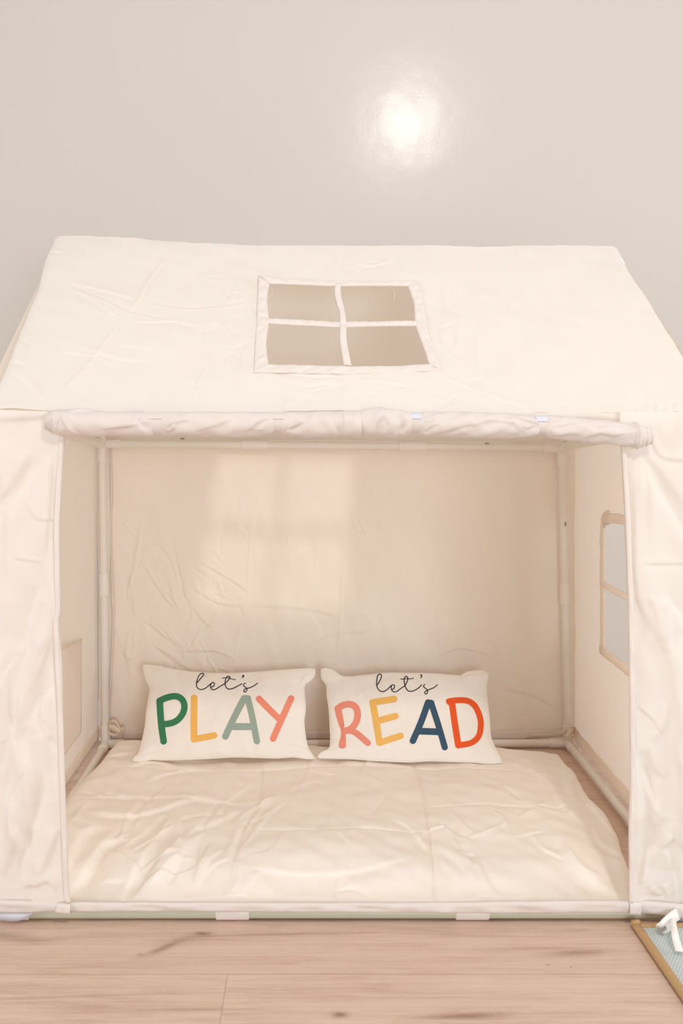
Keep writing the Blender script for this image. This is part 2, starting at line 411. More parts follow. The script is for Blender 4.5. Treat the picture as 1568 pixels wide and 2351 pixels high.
# corner joints
for k, nb in dict(FL='FR RL TFL', FR='FL RR TFR', RL='RR FL TRL', RR='RL FR TRR', TRL='TRR TFL RL GL', TRR='TRL TFR RR GR',
                  TFL='TFR TRL FL GL', TFR='TFL TRR FR GR', GL='GR TFL TRL', GR='GL TFR TRR').items():
    p = nodes[k]; parts = []
    for q in nb.split():
        d = nodes[q] - p; d /= np.linalg.norm(d)
        parts.append(sleeve(p, d, 0.052, RS))
    bm_v = []; bm_f = []
    for i in range(9):      # rounded core
        th = math.pi * i / 8
        for j in range(16):
            ph = 2 * math.pi * j / 16
            bm_v.append(p + (RS + .0012) * np.array([math.sin(th) * math.cos(ph), math.sin(th) * math.sin(ph), math.cos(th)]))
    for i in range(8):
        for j in range(16):
            bm_f.append((i * 16 + j, (i + 1) * 16 + j, (i + 1) * 16 + (j + 1) % 16, i * 16 + (j + 1) % 16))
    parts.append((bm_v, bm_f))
    v, f = join_parts(parts); o = mesh_obj('corner_joint', v, f, M_joint, tent); auto_smooth(o)
# couplings in the middle of pipes
for a, b, ts in (('FL', 'FR', (.3295, .6705)), ('RL', 'RR', (.333, .667)), ('TRL', 'TRR', (.333, .676)), ('RL', 'TRL', (.53,)), ('RR', 'TRR', (.505,)),
                 ('FR', 'RR', (.40,)), ('FL', 'RL', (.60,)), ('FL', 'TFL', (.5,)), ('FR', 'TFR', (.5,)), ('GL', 'GR', (.333, .667))):
    A, B = nodes[a], nodes[b]; d = (B - A) / np.linalg.norm(B - A)
    for t in ts:
        Ls = .062 if a[0] != 'R' or b == 'TRL' or b == 'TRR' else .06
        if a == 'TRL': Ls = .077
        v, f = sleeve(A + (B - A) * t - d * Ls / 2, d, Ls, RS); o = mesh_obj('pipe_coupling', v, f, M_joint, tent); auto_smooth(o)
# tiny printed marks on the pipes
def mark(px, py, Y, host, vert=False, s=4.5):
    pts = [(-1, -.5), (-.5, .5), (0, -.4), (.5, .5), (1, -.5)]
    P = [at(px + (x * s if not vert else y * s * .8), py + (y * s * .8 if not vert else x * s), Y) for x, y in pts]
    V, Fc = ribbon(P, [np.array([0, -.0001, 1.0])] * len(P), 0.0013, 0.0004, 24)
    mesh_obj('printed_mark', V, Fc, M_ink, host)
mark(419, 1007, YR - .0112, pipes['TRLTRR']); mark(1118, 1018, YR - .0112, pipes['TRLTRR'])
mark(1298, 1203, YR - .0112, pipes['RRTRR'], True)

# --- roof
dz = (1.345 - 0.942) / (YM - YF)
roofP = Plane((0, YF, 0.944), (0, -dz, 1.0))
top = [(122, 543), (126, 541), (180, 541), (300, 548), (420, 556), (560, 560), (700, 563), (860, 566), (1060, 567), (1250, 563), (1380, 562), (1423, 563)]
bot = [(-36, 938), (0, 939), (105, 945), (300, 946), (560, 945), (800, 944), (1100, 946), (1350, 947), (1450, 948), (1568, 944), (1658, 944)]
lef = [(122, 543), (101, 590), (82, 663), (62, 710), (40, 763), (22, 815), (0, 865), (-36, 938)]
rig = [(1423, 563), (1432, 590), (1464, 640), (1502, 697), (1530, 745), (1548, 772), (1568, 808), (1658, 944)]
S = coons(top, bot, lef, rig, 560, 250)
inner = np.array([(617, 652), (700, 656), (776, 658), (860, 658), (937, 658), (950, 700), (956, 745), (972, 790), (984, 838), (900, 842), (786, 842), (700, 841), (616, 838), (612, 790), (616, 745), (614, 690)], float)
def in_poly(poly):
    poly = np.array(poly, float)
    def f(Q):
        x, y = Q[..., 0], Q[..., 1]; ins = np.zeros(x.shape, bool); n = len(poly)
        for i in range(n):
            x1, y1 = poly[i]; x2, y2 = poly[(i + 1) % n]
            c = ((y1 > y) != (y2 > y)) & (x < (x2 - x1) * (y - y1) / (y2 - y1 + 1e-12) + x1)
            ins ^= c
        return ins
    return f
ctr = inner.mean(0)
hole_big = ctr + (inner - ctr) * np.array([1.035, 1.045])
rc = [
 ([(382, 590), (345, 640), (318, 690), (296, 718)], .0022, .005, 'r'), ([(278, 736), (240, 790), (190, 850), (130, 915)], .0022, .005, 'r'),
 ([(160, 650), (240, 672), (320, 693)], .0018, .006, 's'), ([(155, 658), (235, 690), (300, 718), (400, 735)], -.002, .005, 's'),
 ([(170, 668), (230, 705), (278, 736)], .0016, .004, 's'), ([(300, 735), (330, 742), (400, 738), (470, 752)], .0016, .005, 's'),
 ([(320, 690), (420, 705), (520, 700), (590, 690)], -.0014, .006, 's'),
 ([(556, 618), (540, 660), (520, 700)], .0014, .004, 'k'), ([(470, 750), (468, 790), (474, 835), (455, 880), (440, 935)], .003, .004, 'k'),
 ([(466, 752), (480, 800), (500, 840)], .0014, .007, 's'),
 ([(478, 752), (500, 742), (520, 790)], .0022, .004, 's'), ([(503, 740), (525, 770), (538, 790)], .003, .004, 's'), ([(515, 745), (535, 775)], -.003, .004, 's'),
 ([(520, 830), (535, 800), (570, 780)], .0028, .004, 's'), ([(505, 840), (530, 815), (555, 830)], -.002, .004, 's'), ([(555, 800), (553, 850)], .002, .004, 's'),
 ([(570, 700), (585, 740), (575, 800)], .002, .008, 'r'),
 ([(775, 565), (772, 600), (775, 640)], .0022, .0035, 'k'), ([(787, 855), (792, 900), (785, 942)], .0025, .0035, 'k'),
 ([(800, 600), (850, 612), (905, 600)], .002, .005, 's'), ([(780, 612), (820, 605), (870, 608)], -.0016, .005, 's'), ([(830, 620), (860, 600), (900, 620)], .0012, .004, 's'),
 ([(1010, 660), (1025, 700), (1060, 725)], .0025, .006, 's'), ([(975, 720), (1010, 750), (1050, 735)], .001, .005, 's'),
 ([(1000, 755), (1020, 790), (1048, 815)], .0035, .005, 's'), ([(998, 775), (1030, 800), (1075, 845)], -.0035, .005, 's'), ([(1048, 752), (1045, 800)], .0025, .004, 's'),
 ([(1095, 755), (1095, 810), (1100, 850), (1115, 900), (1132, 935)], .0028, .004, 'k'),
 ([(1187, 660), (1225, 710), (1250, 735), (1285, 775), (1350, 840), (1400, 890), (1462, 945)], .0026, .004, 'k'),
 ([(640, 870), (700, 885), (770, 878)], .0022, .006, 's'), ([(620, 858), (720, 870), (780, 868)], -.0018, .005, 's'), ([(700, 900), (790, 880)], .0012, .005, 's'),
 ([(1000, 860), (1050, 880), (1120, 905), (1200, 935)], .0018, .006, 's'), ([(830, 875), (900, 882), (960, 890)], .0015, .005, 's'),
 ([(170, 795), (260, 822), (350, 832)], .0014, .006, 's'), ([(130, 810), (210, 818), (270, 845)], .0012, .005, 's'),
 ([(20, 850), (60, 880), (100, 930)], .002, .01, 's'), ([(45, 770), (68, 790), (65, 820)], .004, .006, 's'), ([(20, 830), (60, 840)], .003, .005, 's'),
 ([(85, 855), (105, 900), (112, 940)], .003, .008, 's'), ([(112, 575), (145, 580)], .0025, .005, 's'), ([(82, 665), (100, 672)], .003, .004, 's'),
 ([(330, 660), (380, 600)], .001, .004, 's'), ([(250, 860), (245, 900), (225, 925)], .001, .008, 's'),
 ([(1430, 590), (1460, 660), (1500, 720), (1560, 800), (1630, 900)], .0035, .0035, 'k'),
]
for i in range(16):
    x = 1455 + i * 11
    rc.append(([(x - 3, 948), (x + 4, 930 - (i % 3) * 5)], .003 * (1 if i % 2 else -.5), .004, 'k'))
rc += random_creases(26, (160, 600, 580, 900), 30, 90, 15, 35, .0012, .005, 3)
rc += random_creases(14, (640, 860, 1150, 935), 30, 80, 10, 25, .0012, .005, 5)
rc += random_creases(10, (960, 640, 1150, 860), 20, 60, 60, 30, .0016, .005, 6)
rc += random_creases(8, (1180, 600, 1500, 900), 40, 100, 20, 40, .0006, .007, 8)
def edge_wrap(P, UV):
    # side edges bend down over the rafters, eave lip hangs
    nv, nu = P.shape[:2]
    u = np.linspace(0, 1, nu); d = np.minimum(u, 1 - u) * 1.33
    dn = np.where(d < .02, (1 - np.sqrt(np.clip(1 - (1 - d / .02) ** 2, 0, 1))) * .018, 0)
    P = P - dn[None, :, None] * roofP.n
    return P
roof, roofG = sheet('roof_panel', S, roofP, M_cloth, tent, rc, [(.0022, .5, 11), (.0009, .10, 12)], [in_poly(hole_big)], edge_wrap)
# gable edges of the roof cover (thin fold hanging over the rafter) and rear slope
def quad_sheet(name, a, b, c, d, nu, nv, mat, und=(), creases=(), holes=None, parent=tent):
    """a b / d c corners in metres; returns object"""
    a, b, c, d = [np.array(x, float) for x in (a, b, c, d)]
    u = np.linspace(0, 1, nu)[None, :, None]; v = np.linspace(0, 1, nv)[:, None, None]
    P = (1 - v) * ((1 - u) * a + u * b) + v * ((1 - u) * d + u * c)
    pl = Plane(a, np.cross(b - a, d - a)); UV = pl.uv(P)
    H = crease_field(UV, creases)
    for q in und: H = H + undulate(UV, *q)
    keep = None
    if holes is not None:
        mid = (P[:-1, :-1] + P[1:, 1:]) / 2; keep = ~holes(mid)
    P = P + H[..., None] * pl.n
    return mesh_obj(name, P.reshape(-1, 3), grid_faces(nv, nu, keep), mat, parent)
ridgeL = roofG[0, 0] + 0; ridgeR = roofG[0, -1] + 0
rg = roofG[0]
# rear slope starts along the same ridge line
nb = 60
RB = np.zeros((nb, len(rg), 3))
eav = np.stack([np.linspace(-.607, .745, len(rg)), np.full(len(rg), 2.822), np.linspace(.868, .862, len(rg))], -1)
for j in range(nb):
    t = j / (nb - 1); RB[j] = rg * (1 - t) + eav * t
    RB[j, :, 1] += 0.0015 * math.sin(t * 9); 
o = mesh_obj('rear_roof_panel', RB.reshape(-1, 3), grid_faces(nb, len(rg)), M_cloth, tent)
# ridge hem roll
# --- roof window trim
def trim_strip(name, quad_px, nu, nv, off=.0022, bulge=.0012, seed=1, parent=roof, mat=M_trim, plane=roofP, wr=.0012, sm=True, vertical=False):
    top_, bot_, = quad_px
    T, B = resample(smooth_pl(top_, 80), nu), resample(smooth_pl(bot_, 80), nu)
    v = np.linspace(0, 1, nv)[:, None, None]; Sg = (1 - v) * T + v * B
    P = plane.hit(Sg); UV = plane.uv(P)
    vv = np.linspace(0, 1, nv)[:, None]
    r = np.random.default_rng(seed)
    x = np.linspace(0, 1, nu)[None, :]
    wav = sum(np.sin(x * r.uniform(20, 90) + vv * r.uniform(-5, 5) + r.uniform(0, 6)) for _ in range(5)) * wr / 3
    H = off + bulge * (1 - (2 * vv - 1) ** 4) + wav * (1 - (2 * vv - 1) ** 2) + undulate(UV, .0006, .08, seed)
    H = np.where((vv < .01) | (vv > .99), off * .3, H)
    P = P + H[..., None] * plane.n
    o = mesh_obj(name, P.reshape(-1, 3), grid_faces(nv, nu), mat, parent)
    sol = o.modifiers.new('fold', 'SOLIDIFY'); sol.thickness = .0012; sol.offset = -1
    return o
trim_strip('window_trim', ([(594, 635), (660, 643), (776, 647), (870, 650), (960, 646)], [(618, 653), (700, 656), (776, 659), (860, 658), (938, 659)]), 200, 10, seed=2, off=.0030)
trim_strip('window_trim', ([(581, 857), (700, 859), (796, 861), (900, 858), (1015, 853)], [(616, 838), (700, 840), (796, 843), (900, 842), (986, 838)]), 200, 10, seed=3, off=.0034)
trim_strip('window_trim', ([(593, 635), (590, 700), (588, 740), (585, 790), (582, 857)], [(619, 651), (614, 690), (618, 738), (612, 790), (617, 840)]), 160, 10, seed=4)
trim_strip('window_trim', ([(960, 646), (973, 700), (983, 760), (1000, 810), (1015, 853)], [(936, 657), (950, 700), (954, 748), (971, 795), (986, 840)]), 160, 10, seed=5)
trim_strip('window_bar', ([(767, 655), (768, 685), (778, 720), (779, 750), (779, 785), (788, 843)], [(783, 656), (784, 680), (793, 720), (796, 745), (797, 785), (808, 843)]), 160, 8, seed=6, off=.0045)
trim_strip('window_bar', ([(614, 732), (680, 735), (740, 739), (780, 741)], [(614, 744), (680, 748), (740, 751), (780, 753)]), 90, 6, seed=7, off=.0020)
trim_strip('window_bar', ([(793, 740), (850, 740), (900, 739), (958, 738)], [(793, 753), (850, 751), (900, 750), (958, 750)]), 90, 6, seed=8, off=.0020)
# loose threads at the window
for pts in ([(626, 665), (622, 672), (616, 682)], [(624, 668), (624, 676), (617, 684)], [(902, 660), (906, 668), (905, 690)]):
    v, f = tube_path(roofP.hit(smooth_pl(pts, 16)) - roofP.n * .002, .00035, 5); mesh_obj('loose_thread', v, f, M_cloth, roof)

# --- rear wall panel
rearP = Plane((0, 2.822, 0), (0, -1, 0))
S = coons([(224, 1005), (300, 1008), (700, 1010), (1321, 1008)], [(228, 1700), (700, 1697), (1323, 1692)], [(224, 1005), (228, 1700)], [(1321, 1008), (1323, 1692)], 520, 330)
bc = [([(785, 1180), (788, 1215), (787, 1300), (783, 1400), (778, 1500), (785, 1560)], .0026, .004, 'k'),
 ([(577, 1215), (572, 1280), (568, 1360)], .0020, .004, 'k'), ([(565, 1390), (550, 1450), (537, 1520), (535, 1550)], .0028, .004, 'k'),
 ([(450, 1285), (500, 1315), (550, 1345), (572, 1368)], .0034, .005, 's'), ([(525, 1200), (535, 1170), (548, 1150)], .0018, .005, 's'),
 ([(560, 1195), (560, 1140)], .0018, .004, 's'), ([(580, 1210), (595, 1150), (605, 1120)], .0018, .006, 's'),
 ([(355, 1245), (385, 1275), (405, 1330), (400, 1350)], .0038, .005, 's'), ([(325, 1290), (355, 1340), (385, 1380), (408, 1405)], .0032, .006, 's'),
 ([(315, 1240), (305, 1300), (330, 1200)], .0018, .006, 's'), ([(300, 1310), (298, 1350), (310, 1410)], .0040, .007, 's'),
 ([(325, 1200), (312, 1290), (295, 1360), (312, 1415)], .0028, .006, 'r'), ([(385, 1330), (400, 1380), (410, 1400)], .0040, .005, 's'),
 ([(420, 1320), (425, 1365), (440, 1400), (430, 1445)], .0036, .005, 's'), ([(400, 1250), (415, 1320), (425, 1380)], .0018, .005, 's'),
 ([(440, 1390), (465, 1425), (490, 1445)], .0036, .005, 's'), ([(460, 1440), (440, 1480), (425, 1505)], .0042, .005, 's'),
 ([(325, 1420), (370, 1455), (400, 1480)], .0024, .005, 's'), ([(430, 1500), (490, 1495), (535, 1512)], .0034, .005, 's'),
 ([(440, 1350), (500, 1385), (560, 1392)], .0022, .006, 's'), ([(420, 1490), (418, 1510)], .0030, .004, 's'), ([(405, 1500), (460, 1490)], .0024, .004, 's'),
 ([(295, 1440), (288, 1500), (300, 1560)], .0016, .008, 's'), ([(350, 1480), (420, 1530), (460, 1550)], .0020, .006, 's'),
 ([(790, 1185), (745, 1205), (705, 1235)], .0020, .006, 's'), ([(808, 1180), (815, 1215), (835, 1220)], .0030, .005, 's'), ([(812, 1175), (830, 1210), (845, 1240)], .0026, .005, 's'),
 ([(815, 1170), (850, 1140), (875, 1105)], .0018, .005, 's'), ([(810, 1200), (900, 1215), (1000, 1222)], .0014, .007, 's'), ([(840, 1180), (870, 1205), (860, 1240)], .0014, .006, 's'),
 ([(683, 1240), (683, 1290)], .0022, .004, 'k'), ([(726, 1240), (724, 1320)], .0018, .004, 'k'), ([(655, 1230), (662, 1255)], .0022, .004, 's'),
 ([(1065, 1100), (1062, 1140), (1075, 1195)], .0014, .005, 's'), ([(990, 1120), (1010, 1180), (1020, 1200)], .0012, .005, 's'),
 ([(560, 1390), (700, 1400), (790, 1420)], .0014, .008, 's'), ([(1000, 1400), (1010, 1500)], .0012, .006, 's'), ([(1000, 1510), (1060, 1490), (1140, 1510)], .0016, .006, 's'),
 ([(1200, 1380), (1160, 1440), (1100, 1480)], .0012, .006, 's'), ([(1220, 1200), (1220, 1400)], .0008, .004, 'k'), ([(700, 1490), (760, 1460), (850, 1450)], .0012, .007, 's'),
 ([(262, 1395), (262, 1440), (300, 1530)], .0010, .008, 's'), ([(260, 1690), (300, 1640), (340, 1620)], .001, .01, 's'), ([(1150, 1580), (1230, 1600), (1290, 1640)], .0018, .01, 's')]
bc += random_creases(50, (275, 1190, 560, 1540), 20, 75, 65, 35, .0019, .0045, 21)
bc += random_creases(22, (560, 1100, 1000, 1540), 30, 90, 70, 50, .0010, .006, 22)
bc += random_creases(14, (1000, 1100, 1280, 1650), 40, 110, 60, 50, .0009, .008, 23)
rear, _ = sheet('rear_panel', S, rearP, M_lined, tent, bc, [(.0030, .5, 31), (.0008, .12, 32)])
# rear hem band along the bottom
trim_strip('bottom_hem', ([(256, 1676), (700, 1678), (1150, 1676), (1215, 1676), (1296, 1676)], [(256, 1697), (700, 1697), (1150, 1698), (1215, 1695), (1296, 1690)]), 240, 8, seed=9, parent=rear, plane=rearP, wr=.0015, off=.003)
# left selvedge strip of the rear wall panel
trim_strip('side_hem', ([(251, 1012), (253, 1200), (254, 1350), (257, 1430), (251, 1560), (250, 1690)], [(259, 1012), (260, 1200), (261, 1350), (264, 1430), (258, 1560), (256, 1690)]), 160, 6, seed=10, parent=rear, plane=rearP, wr=.0008, off=.004)

# --- side wall panels
XL, XR = -.612, .742
hole_r = lambda Q: (Q[..., 1] > 2.10) & (Q[..., 1] < 2.548) & (Q[..., 2] > .34) & (Q[..., 2] < .672 - np.clip((Q[..., 1] - 2.50), 0, 1) * .35)
sr = quad_sheet('side_panel', (XR + .018, 1.84, .945), (XR, 2.826, .872), (XR - .004, 2.826, .035), (XR + .012, 1.84, .03), 240, 200, M_side,
                [(.0025, .5, 41, 1.0, .4), (.0006, .12, 42)], (), hole_r)
# front part of the gable above the side wall
def tri_sheet(name, a, b, c, n, mat):
    a, b, c = map(np.array, (a, b, c)); V = []; Fc = []; idx = {}
    for i in range(n + 1):
        for j in range(n + 1 - i):
            idx[i, j] = len(V); V.append(a + (b - a) * i / n + (c - a) * j / n)
    for i in range(n):
        for j in range(n - i):
            Fc.append((idx[i, j], idx[i + 1, j], idx[i, j + 1]))
            if j < n - i - 1: Fc.append((idx[i + 1, j], idx[i + 1, j + 1], idx[i, j + 1]))
    return mesh_obj(name, V, Fc, mat, tent)
tri_sheet('gable_panel', (XR + .018, 1.85, .945), (XR, 2.82, .872), tuple(ridgeR - np.array([-.004, 0, .01])), 24, M_cloth)
sl = quad_sheet('side_panel', (XL - .006, 2.826, .872), (XL - .012, 1.84, .945), (XL - .012, 1.84, .03), (XL, 2.826, .035), 200, 180, M_side,
                [(.0025, .5, 43, 1.0, .4), (.0006, .12, 44)])
tri_sheet('gable_panel', (XL - .012, 1.85, .945), (XL - .006, 2.82, .872), tuple(ridgeL - np.array([-.004, 0, .01])), 24, M_cloth)
# right side window: folded trim and bars
def strip_yz(name, X, a, b, wdt, seed, parent, nrm=-1, off=.002):
    """flat folded strip on a side wall between a=(y,z) and b=(y,z) polyline"""
    pts = smooth_pl(a if b is None else [a, b], 60); m = len(pts); nv = 6
    r = np.random.default_rng(seed); P = np.zeros((nv, m, 3))
    for i in range(m):
        t = pts[min(i + 1, m - 1)] - pts[max(i - 1, 0)]; t /= np.linalg.norm(t); nn = np.array([-t[1], t[0]])
        w = wdt * (1 + .06 * math.sin(i * .7 + seed) + .015 * r.normal())
        for j in range(nv):
            q = pts[i] + nn * w * (j / (nv - 1) - .5)
            P[j, i] = (X + nrm * (off + .0012 * math.sin(math.pi * j / (nv - 1)) + .0006 * r.normal()), q[0], q[1])
    o = mesh_obj(name, P.reshape(-1, 3), grid_faces(nv, m), M_side, parent)
    s = o.modifiers.new('fold', 'SOLIDIFY'); s.thickness = .0014
    return o
XW = XR + .004
strip_yz('window_trim', XW, [(2.562, .322), (2.562, .48), (2.562, .64), (2.548, .668), (2.50, .682)], None, .036, 1, sr)
strip_yz('window_trim', XW, [(2.545, .668), (2.50, .678), (2.40, .686), (2.25, .688), (2.10, .684)], None, .024, 2, sr, off=.0035)
strip_yz('window_trim', XW, [(2.58, .332), (2.40, .334), (2.25, .334), (2.08, .336)], None, .024, 3, sr, off=.0035)
strip_yz('window_trim', XW + .006, [(2.09, .332), (2.09, .50), (2.09, .684)], None, .034, 4, sr)
strip_yz('window_bar', XW, [(2.55, .505), (2.45, .503), (2.30, .508), (2.10, .506)], None, .017, 5, sr)
strip_yz('window_bar', XW, [(2.32, .34), (2.318, .50), (2.32, .68)], None, .018, 6, sr, off=.004)
# side hems at the floor
strip_yz('bottom_hem', XR - .002, [(2.82, .042), (2.6, .040), (2.3, .040), (2.0, .040), (1.85, .042)], None, .030, 7, sr)
strip_yz('bottom_hem', XL + .001, [(2.82, .042), (2.6, .042), (2.3, .040), (2.0, .040), (1.85, .042)], None, .030, 8, sl, nrm=1)
# storage pocket on the left wall
def pocket():
    ny, nz = 40, 50; P = np.zeros((nz, ny, 3))
    for j in range(nz):
        v = j / (nz - 1)
        for i in range(ny):
            u = i / (ny - 1)
            y = 2.10 + u * .505; zt = .350 + (2.605 - y) * .135; z = zt - v * (zt - .109)
            bulge = .007 * (1 - v) ** .7 * math.sin(math.pi * min(1, u * 1.0)) + .003 * math.sin(math.pi * v) * math.sin(math.pi * u)
            e = 0 if u > .985 else 1
            P[j, i] = (XL + .0035 + bulge * e, y, z)
    o = mesh_obj('storage_pocket', P.reshape(-1, 3), grid_faces(nz, ny), M_cloth, sl)
    s = o.modifiers.new('fold', 'SOLIDIFY'); s.thickness = .0012
    edge = P[0]
    v, f = tube_path(edge, [.0028 + .0006 * math.sin(k) for k in range(len(edge))], 8)
    mesh_obj('pocket_hem', v, f, M_tie, o)
pocket()

# --- front panels
def front_plane(Y): return Plane((0, Y, 0), (0, -1, 0))
fpL = front_plane(1.824)
S = coons([(-34, 940), (60, 943), (150, 946)], [(-20, 2070), (70, 2072), (163, 2074)],
          [(-34, 940), (-25, 1500), (-20, 2070)], [(150, 946), (150, 1003), (143, 1100), (138, 1180), (137, 1280), (139, 1400), (136, 1425), (138, 1500), (143, 1600), (148, 1750), (153, 1900), (158, 2040), (163, 2074)], 110, 460)
lc = [([(140, 1008), (100, 1075), (50, 1140), (5, 1200), (-20, 1230)], .009, .010, 's'), ([(75, 1040), (30, 1110), (-10, 1160)], -.006, .009, 's'),
 ([(112, 1040), (118, 1100), (114, 1190), (106, 1280)], -.008, .009, 's'), ([(100, 1290), (112, 1370), (96, 1440), (72, 1500), (45, 1590), (38, 1680)], .009, .010, 's'),
 ([(30, 1282), (70, 1288), (98, 1290)], .003, .006, 's'), ([(135, 1440), (110, 1500), (72, 1590), (52, 1660)], -.008, .011, 's'), ([(90, 1350), (75, 1420), (70, 1500)], .007, .009, 's'),
 ([(128, 1570), (100, 1600), (80, 1640), (60, 1760), (50, 1850)], .007, .012, 's'), ([(100, 1650), (108, 1660), (120, 1680)], .003, .006, 's'),
 ([(20, 1700), (35, 1780), (20, 1860), (10, 1960)], .007, .012, 's'), ([(60, 1700), (75, 1800), (60, 1900), (40, 2020)], -.006, .012, 's'),
 ([(110, 1780), (90, 1870), (60, 1960), (50, 2040)], .006, .010, 's'), ([(55, 2035), (75, 2035), (110, 2025), (128, 2045)], .005, .006, 's'), ([(140, 1900), (115, 1960), (95, 2010)], -.005, .008, 's'),
 ([(-20, 1010), (10, 1180), (5, 1400)], .003, .02, 's'), ([(60, 1150), (85, 1190), (140, 1195)], .002, .006, 's'),
 ([(125, 1003), (122, 1200), (122, 1400), (128, 1600), (138, 1900), (148, 2070)], -.0018, .0035, 'k'),
 ([(-30, 968), (60, 962), (140, 955)], .006, .008, 's'), ([(10, 2010), (30, 1950), (50, 1900)], .005, .006, 's')]
lc += random_creases(16, (-10, 1250, 120, 1950), 80, 220, 97, 13, .0028, .011, 51, 'sr')
fl, _ = sheet('front_panel', S, fpL, M_cloth, tent, [(c[0], c[1] * 1.45, c[2] * .8, 't' if abs(c[1]) >= .005 else c[3]) for c in lc], [(.004, .30, 61, 1.0, .35), (.0012, .10, 62, 1, .5)])
# folded hem on door edge
def hem_edge(pxl, w_px, Y, parent, seed, off=.0035):
    pl = np.array(smooth_pl(pxl, 120)); a = pl + np.array([-w_px, 0]); 
    return trim_strip('door_edge_hem', (a, pl), 200, 7, off=off, bulge=.0022, seed=seed, parent=parent, plane=front_plane(Y), wr=.0010)
hem_edge([(150, 1000), (143, 1100), (138, 1200), (138, 1290), (140, 1400), (136, 1425), (139, 1500), (144, 1600), (149, 1750), (154, 1900), (159, 2040), (164, 2070)], 14, 1.819, fl, 71)
fpR = front_plane(1.825)
S = coons([(1423, 946), (1540, 946), (1660, 942)], [(1447, 2074), (1560, 2086), (1650, 2100)],
          [(1421, 946), (1423, 1028), (1431, 1150), (1438, 1300), (1441, 1400), (1446, 1600), (1447, 1800), (1443, 1900), (1444, 2000), (1447, 2074)], [(1660, 942), (1654, 1500), (1650, 2100)], 170, 460)
rcx = [([(1468, 1040), (1500, 1110), (1540, 1170), (1580, 1235), (1640, 1320)], -.010, .010, 's'), ([(1470, 1035), (1520, 1090), (1570, 1160), (1640, 1250)], .008, .008, 's'),
 ([(1467, 1048), (1460, 1120), (1453, 1200), (1452, 1280), (1462, 1375), (1490, 1430), (1525, 1500), (1545, 1600), (1555, 1700), (1553, 1850), (1560, 1950), (1545, 2060)], .015, .011, 's'),
 ([(1480, 1060), (1490, 1160), (1488, 1250)], .004, .010, 's'), ([(1470, 1293), (1520, 1295), (1600, 1296)], .0025, .006, 's'),
 ([(1490, 1370), (1505, 1430), (1500, 1470)], .005, .007, 's'), ([(1520, 1370), (1558, 1410), (1575, 1450)], -.008, .008, 's'), ([(1462, 1620), (1500, 1655), (1520, 1690)], .003, .006, 's'),
 ([(1490, 1720), (1497, 1760), (1525, 1790)], .007, .006, 's'), ([(1540, 1880), (1518, 1935), (1480, 1975), (1463, 2050)], .011, .010, 's'), ([(1545, 1920), (1515, 1950)], -.006, .006, 's'),
 ([(1460, 1720), (1475, 1870), (1470, 2000)], -.006, .012, 's'), ([(1494, 2035), (1497, 2050), (1520, 2060)], .006, .005, 's'), ([(1518, 2032), (1530, 2060)], .005, .005, 's'),
 ([(1500, 1870), (1518, 1960), (1490, 2050)], .005, .012, 's'), ([(1545, 1660), (1560, 1860), (1540, 2060)], .004, .01, 's'), ([(1570, 1400), (1590, 1700), (1570, 2000)], -.008, .02, 's'),
 ([(1438, 1050), (1450, 1400), (1456, 1700), (1456, 2070)], -.0020, .0035, 'k'), ([(1490, 1000), (1520, 1050), (1600, 1060)], .002, .008, 's')]
rcx += random_creases(15, (1470, 1300, 1640, 1950), 80, 220, 86, 13, .0028, .011, 53, 'sr')
fr, _ = sheet('front_panel', S, fpR, M_cloth, tent, [(c[0], c[1] * 1.45, c[2] * .8, 't' if abs(c[1]) >= .005 else c[3]) for c in rcx], [(.004, .30, 63, 1.0, .35), (.0012, .10, 64, 1, .5)])
hem_edge([(1437, 1022), (1445, 1150), (1451, 1300), (1454, 1400), (1457, 1600), (1458, 1800), (1455, 1900), (1456, 2000), (1455, 2070)], 13, 1.820, fr, 72)
# header strip behind the rolled door
hd, _ = sheet('door_header', coons([(100, 946), (800, 945), (1458, 948)], [(100, 990), (800, 992), (1458, 992)], [(100, 946), (100, 990)], [(1458, 948), (1458, 992)], 260, 16),
              front_plane(1.842), M_cloth, tent, [([(1200, 965), (1350, 960), (1450, 968)], .003, .006, 's')], [(.0015, .15, 66)])
# bottom hem band across the whole front
T = [(-24, 2065), (60, 2066), (163, 2069), (400, 2070), (700, 2071), (900, 2071), (1200, 2068), (1447, 2066), (1560, 2074), (1650, 2082)]
B = [(-24, 2093), (60, 2094), (100, 2091), (163, 2091), (400, 2090), (700, 2092), (900, 2093), (1200, 2095), (1460, 2094), (1568, 2109), (1650, 2116)]
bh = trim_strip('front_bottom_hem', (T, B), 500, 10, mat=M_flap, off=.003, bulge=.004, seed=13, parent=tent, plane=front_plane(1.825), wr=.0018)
trim_strip('hem_end_tab', ([(1441, 2066), (1450, 2065), (1466, 2068)], [(1441, 2095), (1450, 2095), (1466, 2096)]), 20, 8, off=.011, bulge=.002, seed=14, parent=bh, plane=front_plane(1.825), wr=.0005)
trim_strip('hem_end_tab', ([(135, 2070), (150, 2069), (165, 2069)], [(130, 2089), (150, 2091), (165, 2092)]), 20, 8, off=.011, bulge=.002, seed=15, parent=bh, plane=front_plane(1.825), wr=.0005)

